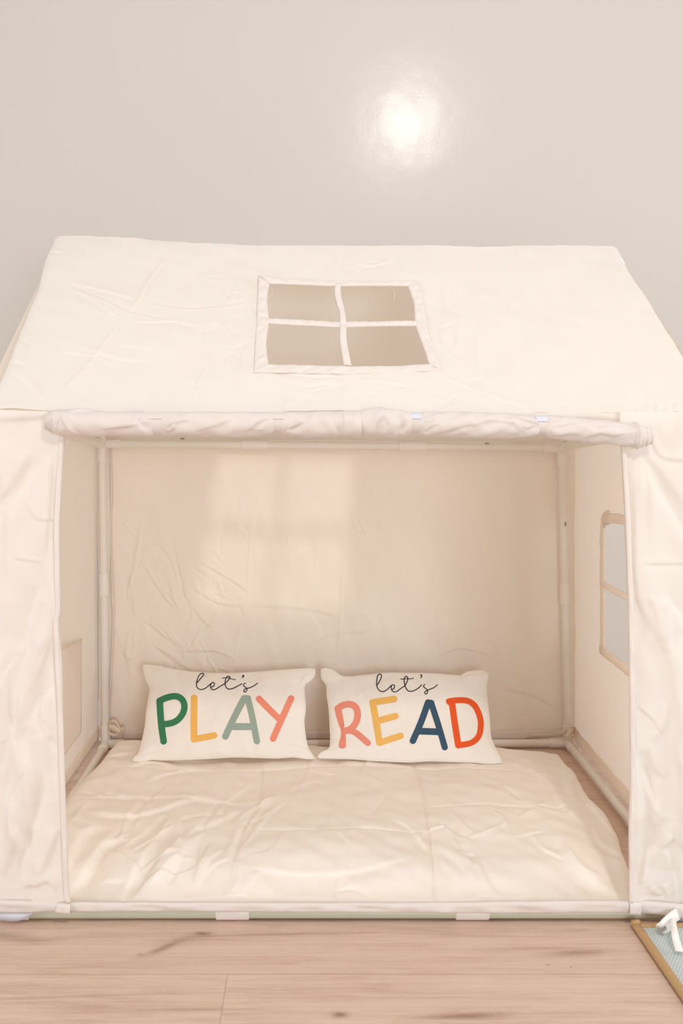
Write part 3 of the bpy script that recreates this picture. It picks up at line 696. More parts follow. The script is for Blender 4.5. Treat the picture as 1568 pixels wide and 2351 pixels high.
# --- rolled door flaps
YRL = 1.806
def roll(name, keys, straps, creases, seed, ends, twist=0.0):
    """keys: (x, y_top, y_bottom) in photo px at the roll's depth"""
    keys = np.array(keys, float); ns, nt = 620, 96
    x = np.linspace(keys[0, 0], keys[-1, 0], ns)
    yt = np.interp(x, keys[:, 0], keys[:, 1]); yb = np.interp(x, keys[:, 0], keys[:, 2])
    ker = np.hanning(15); ker /= ker.sum()
    pad = lambda a: np.convolve(np.r_[np.full(7, a[0]), a, np.full(7, a[-1])], ker, 'valid')
    yt, yb = pad(yt), pad(yb)
    cz = CZ + (VY - (yt + yb) / 2) * YRL / F; rz = (yb - yt) / 2 * YRL / F; X = (x - VX) * YRL / F
    th = np.linspace(0, 2 * math.pi, nt, endpoint=False)
    sx, TH = np.meshgrid(x, th, indexing='ij')
    W = np.stack([sx / 1268.0, (np.where(TH > math.pi, TH - 2 * math.pi, TH)) * .0235], -1)     # theta 0 faces camera
    cr = [(np.array([(a / 1268.0, b * .0235) for a, b in c[0]]), c[1] * 1.4, c[2] * 1.25, c[3]) for c in creases]
    H = crease_field(W, cr) + undulate(W, .0009, .05, seed, .6, 1) + undulate(W, .0009, .04, seed + 1, .5, 1)
    for s, w in straps: H -= .0060 * np.exp(-((sx - s) / w) ** 2)
    H += ends(sx)
    # overlapping outer layer lip: small radial step running along the roll
    H += .0012 * (TH > 2.2) * (TH < 4.2)
    R = rz[:, None] + H
    P = np.stack([np.broadcast_to(X[:, None], R.shape), YRL - np.cos(TH) * R * 1.0, cz[:, None] - np.sin(TH) * -R * 1.0], -1)
    Fc = grid_faces(ns, nt, None, True); V = list(P.reshape(-1, 3))
    for base, e, sgn in ((0, P[0], 1), ((ns - 1) * nt, P[-1], -1)):        # spiral-layered end: recessed rings
        c = e.mean(0); prev = base; n0 = len(V)
        for k, (s, dx) in enumerate(((.86, 0), (.84, .004), (.62, .004), (.60, 0), (.40, 0), (.38, .005), (.12, .005))):
            st = len(V)
            for q in e: V.append(c + (q - c) * s + np.array([sgn * dx, 0, 0]))
            for i in range(nt):
                i2 = (i + 1) % nt; Fc.append((prev + i, prev + i2, st + i2, st + i))
            prev = st
        Fc.append(tuple(prev + i for i in range(nt)))
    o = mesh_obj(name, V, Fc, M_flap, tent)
    def Rat(xx): return np.interp(xx, x, cz), np.interp(xx, x, rz)
    return o, Rat
lcre = [([(170, -1.0), (150, .1), (143, .9)], -.005, .004, 's'), ([(135, -.9), (140, 0), (150, 1.2)], .005, .003, 's'), ([(190, -1.2), (165, -.2), (158, .6)], .004, .005, 's'),
 ([(165, .9), (180, 1.2), (220, 1.3)], .003, .006, 's'), ([(235, -.5), (300, -.25), (340, .1)], .0022, .005, 's'), ([(280, .4), (320, 0), (345, -.6)], -.003, .006, 's'),
 ([(342, -.7), (320, .2), (335, .9)], .0035, .005, 's'), ([(385, -.3), (400, .1), (440, .3)], .003, .005, 's'), ([(385, -.9), (405, -.3), (400, .8)], .0035, .005, 's'),
 ([(360, -.6), (368, .4), (376, .9)], .002, .003, 's'), ([(565, -.8), (590, 0), (618, .6)], .004, .006, 's'), ([(590, -.5), (610, .1), (620, .3)], -.004, .005, 's'),
 ([(655, -.7), (660, .1), (670, .8)], .005, .004, 's'), ([(660, -.6), (690, 0), (712, .4)], .004, .006, 's'), ([(672, -.9), (700, .1), (720, 1.0)], -.003, .007, 's'),
 ([(780, -1.2), (760, .2), (740, 1.0)], .002, .008, 's'), ([(450, -.6), (500, -.1), (540, .5)], .002, .008, 's'), ([(430, .9), (500, .6), (560, .9)], .0018, .006, 's'),
 ([(791, -1.5), (790, 1.5)], .0018, .002, 'k'), ([(809, -1.5), (809, 1.5)], -.0014, .002, 'k'), ([(120, -1.2), (124, .2), (140, 1.1)], .004, .003, 's')]
def endsL(x):
    return -.004 * np.clip((128 - x) / 22, 0, 1) + .0014 * np.sin((x - 104) * 1.1) * (x < 124) + .0016 * (x > 788)
rollL, RatL = roll('rolled_door_flap', [(105, 948, 988), (118, 944, 992), (140, 941, 999), (150, 940, 1001), (175, 939, 1001), (250, 943, 1001), (340, 945, 1001), (362, 946, 1000), (385, 945, 1002), (470, 946, 1002), (560, 946, 1003), (615, 947, 999), (640, 948, 996), (665, 946, 1001), (720, 944, 1004), (800, 944, 1002), (829, 945, 1002)],
                   [(362, 8), (637, 9)], lcre, 81, endsL)
rcre = [([(855, -1.2), (865, 0), (885, .9)], .008, .006, 's'), ([(875, -1.0), (890, -.2), (880, .5)], -.005, .006, 's'), ([(905, -1.3), (915, -.2), (905, .9)], .006, .006, 's'), ([(925, -.9), (930, .1), (915, 1.0)], -.006, .006, 's'),
 ([(925, -1.2), (938, -.4), (942, 0)], .006, .004, 's'), ([(970, -.8), (985, -.3), (1005, .1)], .004, .005, 's'), ([(968, .1), (990, .3), (1010, .9)], .004, .005, 's'), ([(1010, -.7), (1060, -.1), (1100, .1)], .003, .007, 's'),
 ([(1090, .1), (1130, .4), (1175, .2), (1185, -.4)], .0028, .006, 's'), ([(1175, .9), (1200, .5), (1232, .2)], .005, .006, 's'), ([(1185, 1.1), (1215, .8), (1236, .5)], -.004, .005, 's'), ([(1200, -.3), (1225, 0)], .003, .005, 's'),
 ([(1260, -.1), (1285, .2), (1320, .6)], .005, .006, 's'), ([(1262, .4), (1290, .7), (1300, 1.1)], .004, .005, 's'), ([(1265, -.9), (1300, -.6), (1330, -.5)], .003, .006, 's'),
 ([(1330, -.8), (1370, -.2), (1400, -.3), (1440, .2)], .004, .006, 's'), ([(1350, .2), (1400, .6), (1445, .7)], .0025, .007, 's'), ([(1449, -1.3), (1453, 0), (1447, 1.3)], .005, .003, 's')]
def endsR(x):
    return .0020 * np.abs(np.sin((x - 1456) * .29)) * (x > 1456) + .0028 * np.exp(-((x - 1462) / 6.) ** 2) - .0016 * np.clip((x - 1470) / 27, 0, 1)
rollR, RatR = roll('rolled_door_flap', [(812, 950, 996), (835, 938, 1001), (870, 935, 1003), (900, 937, 1003), (930, 943, 1002), (953, 947, 997), (980, 946, 1001), (1080, 946, 1006), (1160, 949, 1007), (1220, 953, 1003), (1242, 954, 1001), (1265, 954, 1006), (1350, 961, 1014), (1440, 972, 1024), (1462, 974, 1026), (1497, 983, 1020)],
                   [(953, 9), (1242, 9)], rcre, 83, endsR)
def strap(host, Rat, x, w, seed, white):
    cz, rz = Rat(x); X = (x - VX) * YRL / F
    r = rz - .0040; P = []; nt = 60
    r_ = np.random.default_rng(seed)
    V = []; Fc = []
    for k in range(nt):
        th = -2.2 + 4.4 * k / (nt - 1)
        sk = .002 * math.sin(th * .8)
        for a, rr in ((-1, r + .0004), (1, r + .0004), (1, r + .0022), (-1, r + .0022)):
            V.append((X + a * w / 2 + sk, YRL - math.cos(th) * rr, cz + math.sin(th) * rr))
    for k in range(nt - 1):
        for j in range(4):
            j2 = (j + 1) % 4; Fc.append((k * 4 + j, k * 4 + j2, (k + 1) * 4 + j2, (k + 1) * 4 + j))
    Fc += [(0, 1, 2, 3), tuple((nt - 1) * 4 + j for j in (3, 2, 1, 0))]
    s = mesh_obj('tie_strap', V, Fc, M_strap, host, smooth=False)
    # folded loop end sitting at the top of the strap
    th = .95; P0 = [(0, YRL - math.cos(t) * (r + .003 + .0015 * (t > .9)), cz + math.sin(t) * (r + .003)) for t in (.45, .6, .8, 1.0, 1.25)]
    v, f = ribbon([np.array([X - .001, p[1], p[2]]) for p in P0], [np.array([1.0, 0, 0])] * 5, w * 1.12, .003, 20)
    mesh_obj('strap_tab', v, f, M_white if white else M_flap, s, smooth=False)
strap(rollL, RatL, 363, .026, 1, False); strap(rollL, RatL, 638, .021, 2, False)
strap(rollR, RatR, 954, .019, 3, True); strap(rollR, RatR, 1242, .019, 4, True)

# --- fabric ties
X3 = np.array
def tie(name, segs, mat=M_tie):
    v, f = join_parts([ribbon([X3(p, float) for p in pts], [X3(s, float) for s in sides], w, .0022, 40) for pts, sides, w in segs])
    return mesh_obj(name, v, f, mat, tent)
def A(px, py, Y): return at(px, py, Y)
# rear left bow beside the pipe
tie('fabric_tie', [([A(250, 1662, 2.79), A(256, 1655, 2.78), A(266, 1655, 2.775), A(274, 1668, 2.775), A(277, 1678, 2.78)], [(0, 1, .3)] * 5, .014),
                   ([A(250, 1667, 2.78), A(262, 1672, 2.77), A(275, 1680, 2.77)], [(.3, 0, 1)] * 3, .016),
                   ([A(252, 1672, 2.785), A(253, 1682, 2.78), A(262, 1686, 2.775), A(274, 1682, 2.775)], [(0, 1, .3)] * 4, .012),
                   ([A(274, 1680, 2.78), A(280, 1670, 2.785), A(286, 1674, 2.785), A(286, 1690, 2.79)], [(0, 1, .4)] * 4, .014)])
# rear right bow around the post
tie('fabric_tie', [([A(1282, 1686, 2.79), A(1292, 1680, 2.78), A(1303, 1674, 2.775), A(1314, 1671, 2.78)], [(0, .2, 1)] * 4, .010),
                   ([A(1314, 1668, 2.775), A(1308, 1678, 2.768), A(1301, 1692, 2.766)], [(1, 0, .4)] * 3, .011),
                   ([A(1311, 1668, 2.77), A(1318, 1666, 2.77), A(1321, 1676, 2.775), A(1316, 1684, 2.78), A(1314, 1675, 2.77)], [(0, 1, .2)] * 5, .010),
                   ([A(1216, 1688, 2.81), A(1250, 1686, 2.80), A(1282, 1682, 2.79)], [(0, .2, 1)] * 3, .006),
                   ([A(1316, 1690, 2.78), A(1320, 1705, 2.75), A(1331, 1722, 2.73)], [(1, .2, .2)] * 3, .008)])
# front right tie ends, hanging on to the rug
tie('fabric_tie', [([A(1556, 2098, 1.812), A(1542, 2108, 1.798), A(1524, 2124, 1.780), A(1518, 2129, 1.780), A(1526, 2130, 1.784), A(1545, 2112, 1.802)], [(.7, .2, -.7)] * 6, .019),
                   ([A(1545, 2102, 1.81), A(1546, 2120, 1.775), A(1549, 2142, 1.742), A(1553, 2162, 1.728), A(1560, 2184, 1.708)], [(1, .1, 0)] * 5, [.009, .010, .012, .013, .014])], M_pillow)
# grey mounting tags at the corners
tie('corner_tab', [([A(1556, 2104, 1.826), A(1576, 2110, 1.826), A(1600, 2112, 1.826)], [(0, 0, 1)] * 3, .016)], M_white)
tie('corner_tab', [([A(-10, 2100, 1.826), A(30, 2104, 1.824), A(52, 2103, 1.824), A(76, 2096, 1.826)], [(0, 0, 1)] * 4, [.018, .017, .013, .004])], M_white)

# ------------------------------------------------------------------ floor mat
matP = Plane((0, 2, .050), (0, 0, 1))
MT = [(262, 1698), (280, 1692), (310, 1690), (500, 1700), (730, 1706), (900, 1712), (1130, 1708), (1288, 1720)]
MB = [(60, 2030), (200, 2040), (500, 2042), (1000, 2042), (1300, 2041), (1470, 2036)]
ML = [(262, 1698), (248, 1716), (228, 1742), (204, 1762), (184, 1782), (150, 1826), (110, 1900), (60, 2030)]
MR = [(1288, 1720), (1302, 1737), (1323, 1762), (1340, 1787), (1362, 1822), (1385, 1848), (1405, 1873), (1421, 1897), (1430, 1925), (1444, 1962), (1462, 2005), (1470, 2036)]
S = coons(MT, MB, ML, MR, 520, 340)
mc = [([(600, 1745), (598, 1800), (590, 1855), (560, 1900), (540, 1960), (520, 2020), (512, 2068)], -.0045, .007, 'r'), ([(596, 1745), (588, 1850), (535, 1960), (508, 2068)], .003, .005, 's'),
 ([(945, 1745), (955, 1780), (975, 1850), (990, 1950), (1000, 2070)], -.0045, .006, 'r'), ([(950, 1745), (980, 1850), (1004, 2070)], .003, .005, 's'),
 ([(240, 1765), (500, 1768), (900, 1762), (1290, 1775)], -.0025, .010, 'r'), ([(980, 1852), (1100, 1850), (1250, 1856), (1345, 1858)], -.0030, .007, 'r'),
 ([(560, 1905), (700, 1910), (850, 1905), (985, 1910)], -.0020, .008, 'r'), ([(160, 1835), (300, 1830), (450, 1838), (590, 1850)], .003, .012, 's'),
 ([(195, 1815), (215, 1825), (228, 1838)], .006, .007, 's'), ([(235, 1805), (245, 1820), (262, 1826)], .006, .006, 's'), ([(262, 1818), (275, 1830), (305, 1835)], .006, .007, 's'),
 ([(200, 1870), (300, 1880), (400, 1855), (470, 1830)], .005, .012, 's'), ([(430, 1905), (380, 1960), (330, 2010), (260, 2060), (180, 2070)], .011, .013, 's'),
 ([(470, 1905), (420, 1970), (350, 2020)], -.007, .010, 's'), ([(160, 2030), (200, 1990), (240, 1940), (300, 1930)], .010, .012, 's'), ([(160, 1990), (185, 1930), (220, 1900)], .007, .012, 's'),
 ([(460, 1930), (450, 1990), (438, 2050)], .006, .007, 's'), ([(480, 1960), (430, 1990), (370, 2000), (310, 2020)], .006, .008, 's'), ([(360, 2040), (375, 2065), (365, 2072)], .006, .006, 's'), ([(400, 2045), (415, 2062), (440, 2066)], .006, .006, 's'),
 ([(528, 1970), (545, 1990), (530, 2030)], .005, .006, 's'), ([(540, 2040), (560, 2060), (580, 2068)], .006, .006, 's'), ([(635, 2050), (655, 2068)], .006, .005, 's'), ([(730, 2055), (755, 2066)], .006, .005, 's'),
 ([(766, 2005), (770, 2035), (772, 2055)], .006, .005, 's'), ([(560, 1990), (700, 2000), (850, 1990), (960, 1965)], .0025, .012, 's'), ([(775, 1915), (800, 1945)], .003, .006, 's'), ([(960, 1930), (985, 1905), (1040, 1900)], .004, .007, 's'),
 ([(1222, 1925), (1240, 1950), (1270, 1965), (1300, 1972)], .005, .008, 's'), ([(1290, 1930), (1310, 1975), (1360, 2010), (1440, 2030)], .009, .011, 's'), ([(1300, 1950), (1340, 1985), (1380, 2000)], -.005, .012, 's'),
 ([(1225, 1772), (1262, 1805), (1280, 1845), (1320, 1885), (1345, 1905)], .008, .008, 's'), ([(1295, 1770), (1295, 1800), (1305, 1830)], .010, .007, 's'), ([(1320, 1785), (1318, 1810), (1330, 1850)], -.011, .007, 's'),
 ([(1300, 1780), (1312, 1775), (1335, 1768)], .008, .006, 's'), ([(1340, 1850), (1300, 1870), (1240, 1860)], .004, .010, 's'), ([(1268, 1822), (1240, 1850), (1190, 1880)], .004, .010, 's'),
 ([(1100, 2068), (1110, 2040), (1135, 2068)], .006, .008, 's'), ([(1010, 1945), (1060, 1985), (1100, 2040)], .003, .012, 's'), ([(1360, 1905), (1380, 1940), (1440, 1960)], .005, .012, 's'),
 ([(290, 1770), (360, 1755), (420, 1775)], .004, .010, 's'), ([(310, 1700), (380, 1745), (500, 1745)], .005, .015, 's'), ([(240, 1735), (300, 1730), (330, 1712)], .004, .012, 's'), ([(330, 1800), (380, 1780), (450, 1765)], .003, .012, 's'),
 ([(900, 1880), (940, 1900), (990, 1960)], .003, .010, 's'), ([(640, 1830), (720, 1800), (780, 1810)], .002, .02, 's')]
mc = [(c[0], c[1] * .8, c[2] * .8, 't') if (abs(c[1]) >= .007 and c[3] == 's') else c for c in mc]
mc += random_creases(34, (160, 1880, 560, 2070), 50, 150, -45, 22, .0042, .009, 91, 'srs')
mc += random_creases(16, (560, 1760, 1000, 2060), 40, 120, 0, 45, .0022, .011, 92, 'srs')
mc += random_creases(22, (1000, 1760, 1430, 2060), 40, 120, 35, 30, .0030, .010, 93, 'srs')
def mat_post(P, UV):
    nv, nu = P.shape[:2]; r = np.random.default_rng(5)
    u = np.linspace(0, 1, nu)[None, :]; v = np.linspace(0, 1, nv)[:, None]
    dxr = (1 - u) * 1.25; dxl = u * 1.25; dy = np.minimum(v, (1 - v) * 3) * .8
    def drop(d, w): q = np.clip(1 - d / w, 0, 1); return 1 - np.sqrt(np.clip(1 - q ** 2.4, 0, 1))
    k = np.maximum(np.maximum(drop(dxr, .035), drop(dxl, .05) * .55), drop(dy, .035) * .8)
    P[..., 2] = np.clip(P[..., 2] - k * .042, .003, .09)
    t_ = np.clip((v - .80) / .20, 0, 1); P[..., 2] = np.maximum(P[..., 2] - .022 * t_ * t_ * (3 - 2 * t_), .003)
    # puffed squares
    px = S
    P[..., 2] += .004 * np.abs(np.sin(np.clip((P[..., 0] + .6) / 1.24, 0, 1) * math.pi * 3)) * (1 - k)
    return P
matG = None
playmat, MG = sheet('padded_floor_mat', S, matP, M_mat, None, mc, [(.0035, .32, 71), (.0014, .10, 72)], (), mat_post)
# side skirt down to the floor + underside
def mat_skirt():
    V = []; Fc = []
    border = np.concatenate([MG[0, :], MG[1:, -1], MG[-1, -2::-1], MG[-2:0:-1, 0]])
    n = len(border); c = border.mean(0)
    me = playmat.data
    inner_ = border.copy(); d = (c - border); d[:, 2] = 0; d /= np.linalg.norm(d, axis=1)[:, None]
    low = border + d * .012; low[:, 2] = .0015
    V = list(border) + list(low)
    for i in range(n):
        j = (i + 1) % n; Fc.append((i, j, n + j, n + i))
    Fc.append(tuple(range(n, 2 * n)))
    o = mesh_obj('underside', V, Fc, M_mat, playmat)
mat_skirt()
tag(playmat, 'wrinkled cream cotton padded mat covering the floor inside the tent', 'floor mat')
bvh_mat = BVHTree.FromPolygons([tuple(v) for v in MG.reshape(-1, 3)], grid_faces(*MG.shape[:2]))

# ------------------------------------------------------------------ pillows
def pillow(name, label, outline, base, topY, seed, creases, thick=.062):
    """outline: dict top/bottom/left/right px polylines; the cushion leans back on a tilted plane"""
    (y0, z0), (y1, z1) = base
    n = np.array([0, -(z1 - z0), (y1 - y0)]); pl = Plane((0, y0, z0), n)
    NU, NV = 200, 120
    S = coons(outline['t'], outline['b'], outline['l'], outline['r'], NU, NV, True)
    # grow grid density to the corners
    P0 = pl.hit(S); UV = pl.uv(P0)
    u = np.linspace(-1, 1, NU)[None, :]; v = np.linspace(-1, 1, NV)[:, None]
    prof = (np.clip(1 - np.abs(u) ** 2.6, 0, 1) ** .62) * (np.clip(1 - np.abs(v) ** 2.4, 0, 1) ** .62)
    cr = [(pl.uv(pl.hit(smooth_pl(c[0], 20))), c[1], c[2], c[3]) for c in creases]
    H = (crease_field(UV, cr) + undulate(UV, .0011, .11, seed) + undulate(UV, .0004, .03, seed + 5)) * np.clip(prof * 3, 0, 1)
    front = P0 + pl.n * (prof * thick * .52 + H)[..., None]
    back = P0 - pl.n * (prof * thick * .48 + undulate(UV, .001, .1, seed + 9) * prof)[..., None]
    V = np.concatenate([front.reshape(-1, 3), back.reshape(-1, 3)]); nF = NU * NV
    f1 = grid_faces(NV, NU); f2 = [tuple(i + nF for i in q)[::-1] for q in f1]
    rim = []
    ring = [i for i in range(NU)] + [j * NU + NU - 1 for j in range(1, NV)] + [(NV - 1) * NU + i for i in range(NU - 2, -1, -1)] + [j * NU for j in range(NV - 2, 0, -1)]
    # rest the cushion on the mat: lift any sunk vertex a little above the cloth
    for a, b in zip(ring, ring[1:] + ring[:1]): rim.append((a, b, b + nF, a + nF))
    bz = V[:, 2]
    o = mesh_obj(name, V, f1 + f2, M_pillow)
    bm_me = o.data
    import bmesh
    b = bmesh.new(); b.from_mesh(bm_me); bmesh.ops.remove_doubles(b, verts=b.verts, dist=.00005); bmesh.ops.recalc_face_normals(b, faces=b.faces); b.to_mesh(bm_me); b.free()
    for p in bm_me.polygons: p.use_smooth = True
    tag(o, label, 'pillow')
    # seam piping around the edge
    e = np.array([V[i] for i in ring[::3]]); e = np.vstack([e, e[:1]])
    vv, ff = tube_path(e, .0013, 6, False); mesh_obj('edge_seam', vv, ff, M_pillow, o)
    bvh = BVHTree.FromPolygons([tuple(x) for x in front.reshape(-1, 3)], f1)
    return o, bvh
def seg_sdf(Q, strokes):
    best = np.full(Q.shape[:-1], 1e9)
    for pts, rad in strokes:
        pts = np.asarray(pts, float); rad = np.broadcast_to(np.asarray(rad, float), (len(pts),))
        for a, b, ra, rb in zip(pts[:-1], pts[1:], rad[:-1], rad[1:]):
            ab = b - a; L2 = (ab ** 2).sum() + 1e-12
            t = np.clip(((Q - a) @ ab) / L2, 0, 1)
            d = np.linalg.norm(Q - (a + t[..., None] * ab), axis=-1) - (ra + (rb - ra) * t)
            best = np.minimum(best, d)
    return best
def print_shape(name, strokes, bvh, mat, host, step=.6, off=.0006, lab=None):
    """flat print lying on the cushion cloth: marching squares over the stroke distance field"""
    allp = np.vstack([p for p, _ in strokes]); mr = max(np.max(r) for _, r in strokes) + 2
    x0, y0 = allp.min(0) - mr; x1, y1 = allp.max(0) + mr
    xs = np.arange(x0, x1, step); ys = np.arange(y0, y1, step)
    G = np.stack(np.meshgrid(xs, ys), -1); D = seg_sdf(G, strokes)
    V2 = []; idx = {}; Fc = []
    def vid(key, p):
        if key not in idx: idx[key] = len(V2); V2.append(p)
        return idx[key]
    ny, nx = D.shape
    for j in range(ny - 1):
        for i in range(nx - 1):
            c = [(j, i), (j, i + 1), (j + 1, i + 1), (j + 1, i)]; d = [D[q] for q in c]
            if min(d) > 0: continue
            poly = []
            for k in range(4):
                a, b_ = c[k], c[(k + 1) % 4]; da, db = d[k], d[(k + 1) % 4]
                if da <= 0: poly.append(vid(('v', a), G[a]))
                if (da <= 0) != (db <= 0):
                    t = da / (da - db); key = ('e',) + tuple(sorted((a, b_))); poly.append(vid(key, G[a] + (G[b_] - G[a]) * t))
            if len(poly) >= 3: Fc.append(tuple(poly))
    D3 = rays(np.array(V2)); V3 = []; ok = []
    for d in D3:
        dd = Vector(d).normalized(); h = bvh.ray_cast(Vector(C), dd)
        if h[0] is None: V3.append(None); continue
        nrm = h[1] if h[1].dot(dd) < 0 else -h[1]
        V3.append(np.array(h[0] + nrm * off))
    good = [v is not None for v in V3]; V3 = [v if v is not None else np.zeros(3) for v in V3]
    Fc = [f for f in Fc if all(good[i] for i in f)]
    used = sorted({i for f in Fc for i in f}); mp = {a: k for k, a in enumerate(used)}
    o = mesh_obj(name, [V3[i] for i in used], [tuple(mp[i] for i in f) for f in Fc], mat, host)
    if lab: tag(o, lab)
    return o
def ink(name, c):
    m = cloth(name, c, 0.0, weave=700, bump=0.08, rough=.75, sheen=.05, wob=0.0); return m
def sm(p, n=60): return smooth_pl(p, n)
def T3(s, ox, oy):        # crop coordinates -> photo px
    def f(pts, r, smooth=True):
        p = sm(pts) if smooth and len(pts) > 2 else np.array(pts, float)
        rr = r
        if np.ndim(r): rr = np.interp(np.linspace(0, 1, len(p)), np.linspace(0, 1, len(r)), r)
        return (p / s + np.array([ox, oy]), np.asarray(rr) / s)
    return f
c1 = T3(1568 / 440., 300, 1500); c2 = T3(1568 / 460., 720, 1500)
def px1(pts): return [(300 + x / 3.5636, 1500 + y / 3.5636) for x, y in pts]
def px2(pts): return [(720 + x / 3.4087, 1500 + y / 3.4087) for x, y in pts]
out1 = dict(t=px1([(104, 98), (150, 96), (260, 112), (400, 140), (600, 160), (820, 164), (1000, 156), (1200, 140), (1400, 128), (1512, 128)]),
            b=px1([(15, 880), (80, 884), (180, 868), (250, 873), (400, 870), (620, 861), (850, 848), (1060, 853), (1200, 856), (1330, 848), (1440, 862), (1505, 860)]),
            l=px1([(104, 98), (108, 160), (125, 215), (155, 280), (150, 350), (130, 480), (118, 600), (90, 730), (65, 820), (30, 855), (15, 880)]),
            r=px1([(1512, 128), (1500, 190), (1460, 230), (1422, 262), (1420, 330), (1430, 450), (1418, 560), (1430, 680), (1450, 770), (1480, 820), (1505, 860)]))
out2 = dict(t=px2([(60, 125), (100, 118), (160, 138), (235, 182), (400, 172), (550, 155), (750, 156), (950, 160), (1100, 172), (1150, 175), (1190, 150), (1250, 138), (1330, 138), (1372, 165)]),
            b=px2([(33, 818), (150, 822), (300, 826), (450, 838), (600, 846), (750, 850), (900, 842), (1100, 848), (1250, 852), (1350, 862), (1472, 858)]),
            l=px2([(60, 125), (65, 200), (100, 245), (105, 330), (120, 430), (128, 560), (128, 730), (70, 770), (38, 800), (33, 818)]),
            r=px2([(1372, 165), (1358, 210), (1352, 300), (1365, 420), (1375, 520), (1385, 650), (1420, 740), (1465, 830), (1472, 858)]))
p1, b1 = pillow('throw_pillow', 'white lumbar pillow printed let\'s PLAY, leaning on the rear tent wall', out1, ((2.53, .066), (2.745, .252)), 0, 101,
                [(px1([(130, 110), (180, 150), (260, 190)]), .003, .006, 's'), (px1([(1500, 150), (1420, 200), (1380, 280)]), .004, .006, 's'), (px1([(1440, 240), (1400, 300), (1410, 380)]), .003, .005, 's'),
                 (px1([(60, 850), (150, 800), (300, 790)]), .003, .006, 's'), (px1([(1490, 840), (1400, 780), (1250, 760)]), .003, .006, 's'), (px1([(600, 165), (620, 220)]), .002, .006, 's'), (px1([(1060, 760), (1000, 840)]), .002, .006, 's'), (px1([(1420, 560), (1370, 555)]), .003, .005, 's')])
p2, b2 = pillow('throw_pillow', 'white lumbar pillow printed let\'s READ, leaning on the rear tent wall', out2, ((2.53, .064), (2.745, .250)), 0, 111,
                [(px2([(80, 140), (140, 190), (240, 220)]), .003, .006, 's'), (px2([(1370, 170), (1250, 180), (1160, 200)]), .004, .006, 's'), (px2([(50, 800), (150, 740), (250, 720)]), .004, .006, 's'),
                 (px2([(1460, 850), (1370, 700), (1340, 630)]), .004, .007, 's'), (px2([(235, 540), (225, 640), (240, 730)]), .003, .004, 's'), (px2([(640, 840), (800, 780), (900, 820)]), .002, .008, 's')])
G = ink('print_green', (.045, .22, .105)); Yw = ink('print_yellow', (.88, .50, .13)); Sg = ink('print_sage', (.33, .42, .36)); Co = ink('print_coral', (.86, .29, .20))
Yw2 = ink('print_mustard', (.86, .50, .14)); Nv = ink('print_navy', (.045, .095, .155)); Or = ink('print_orange', (.83, .11, .025)); Bk = ink('print_black', (.012, .011, .012)); Pk = ink('print_salmon', (.84, .30, .22))
LT = [('P', G, 'green letter P', p1, b1, [c1([(238, 390), (243, 480), (252, 590), (270, 720)], 27), c1([(240, 388), (300, 362), (370, 352), (420, 378), (440, 430), (428, 490), (385, 545), (330, 572), (262, 582)], 26)]),
 ('L', Yw, 'yellow letter L', p1, b1, [c1([(520, 365), (518, 540), (518, 702)], 27), c1([(518, 704), (590, 690), (683, 672)], 26)]),
 ('A', Sg, 'sage letter A', p1, b1, [c1([(775, 680), (850, 520), (928, 370)], 27), c1([(928, 370), (958, 370)], 27), c1([(958, 370), (992, 510), (1032, 718)], 26), c1([(845, 600), (990, 600)], 28)]),
 ('Y', Co, 'coral letter Y', p1, b1, [c1([(1050, 373), (1130, 455), (1218, 540)], 26), c1([(1312, 370), (1235, 540), (1165, 698)], 26)]),
 ('R', Pk, 'salmon letter R', p2, b2, [c2([(190, 432), (205, 500), (222, 570), (232, 620), (230, 680), (222, 718)], [26, 26, 22, 14, 18, 26, 26]), c2([(226, 718), (228, 720)], 26),
      c2([(192, 432), (235, 405), (290, 400), (330, 425), (345, 480), (332, 540), (295, 588), (240, 612)], 26), c2([(262, 602), (330, 622), (425, 702)], 24)]),
 ('E', Yw2, 'mustard letter E', p2, b2, [c2([(462, 385), (490, 540), (516, 700)], 26), c2([(462, 385), (630, 358)], 26), c2([(505, 528), (640, 492)], 25), c2([(516, 700), (680, 646)], 25)]),
 ('A', Nv, 'navy letter A', p2, b2, [c2([(777, 685), (840, 540), (896, 386)], 25), c2([(896, 386), (920, 390)], 25), c2([(920, 390), (975, 560), (1026, 735)], 24), c2([(835, 610), (985, 615)], 26)]),
 ('D', Or, 'orange letter D', p2, b2, [c2([(1058, 378), (1082, 400)], 22), c2([(1082, 385), (1105, 550), (1132, 720)], 25), c2([(1058, 376), (1120, 368), (1200, 372), (1258, 408), (1295, 480), (1308, 560), (1290, 650), (1230, 702), (1134, 720)], 23)])]
for nm, m, lab, host, bv, st in LT:
    print_shape('printed_letter', st, bv, m, host, lab=lab)
s1 = T3(9.8, 440, 1535); s2 = T3(9.8, 855, 1535); w = 9.5
L1 = [s1([(122, 322), (200, 230), (262, 155), (270, 122), (235, 112), (185, 135), (145, 200), (125, 270), (108, 330), (115, 400), (150, 455), (215, 475), (290, 455), (350, 415), (420, 355), (470, 318), (505, 325), (512, 360), (490, 400), (440, 420)], w),
      s1([(440, 340), (425, 380), (430, 430), (450, 465), (490, 478), (550, 460), (640, 405), (750, 340)], w),
      s1([(750, 340), (820, 270), (860, 215), (850, 180), (815, 178), (775, 210), (758, 270), (752, 340), (765, 400), (800, 450), (860, 465), (940, 445), (1030, 400), (1128, 345)], w),
      s1([(685, 220), (740, 212), (820, 212), (880, 228), (940, 248), (985, 248)], 6.5),
      s1([(1143, 166), (1168, 158), (1172, 178), (1140, 206)], 10), s1([(1213, 330), (1175, 355), (1168, 390), (1210, 420), (1242, 450), (1238, 500), (1205, 530), (1176, 515), (1185, 475), (1235, 452), (1320, 430), (1410, 385), (1485, 332)], 9)]
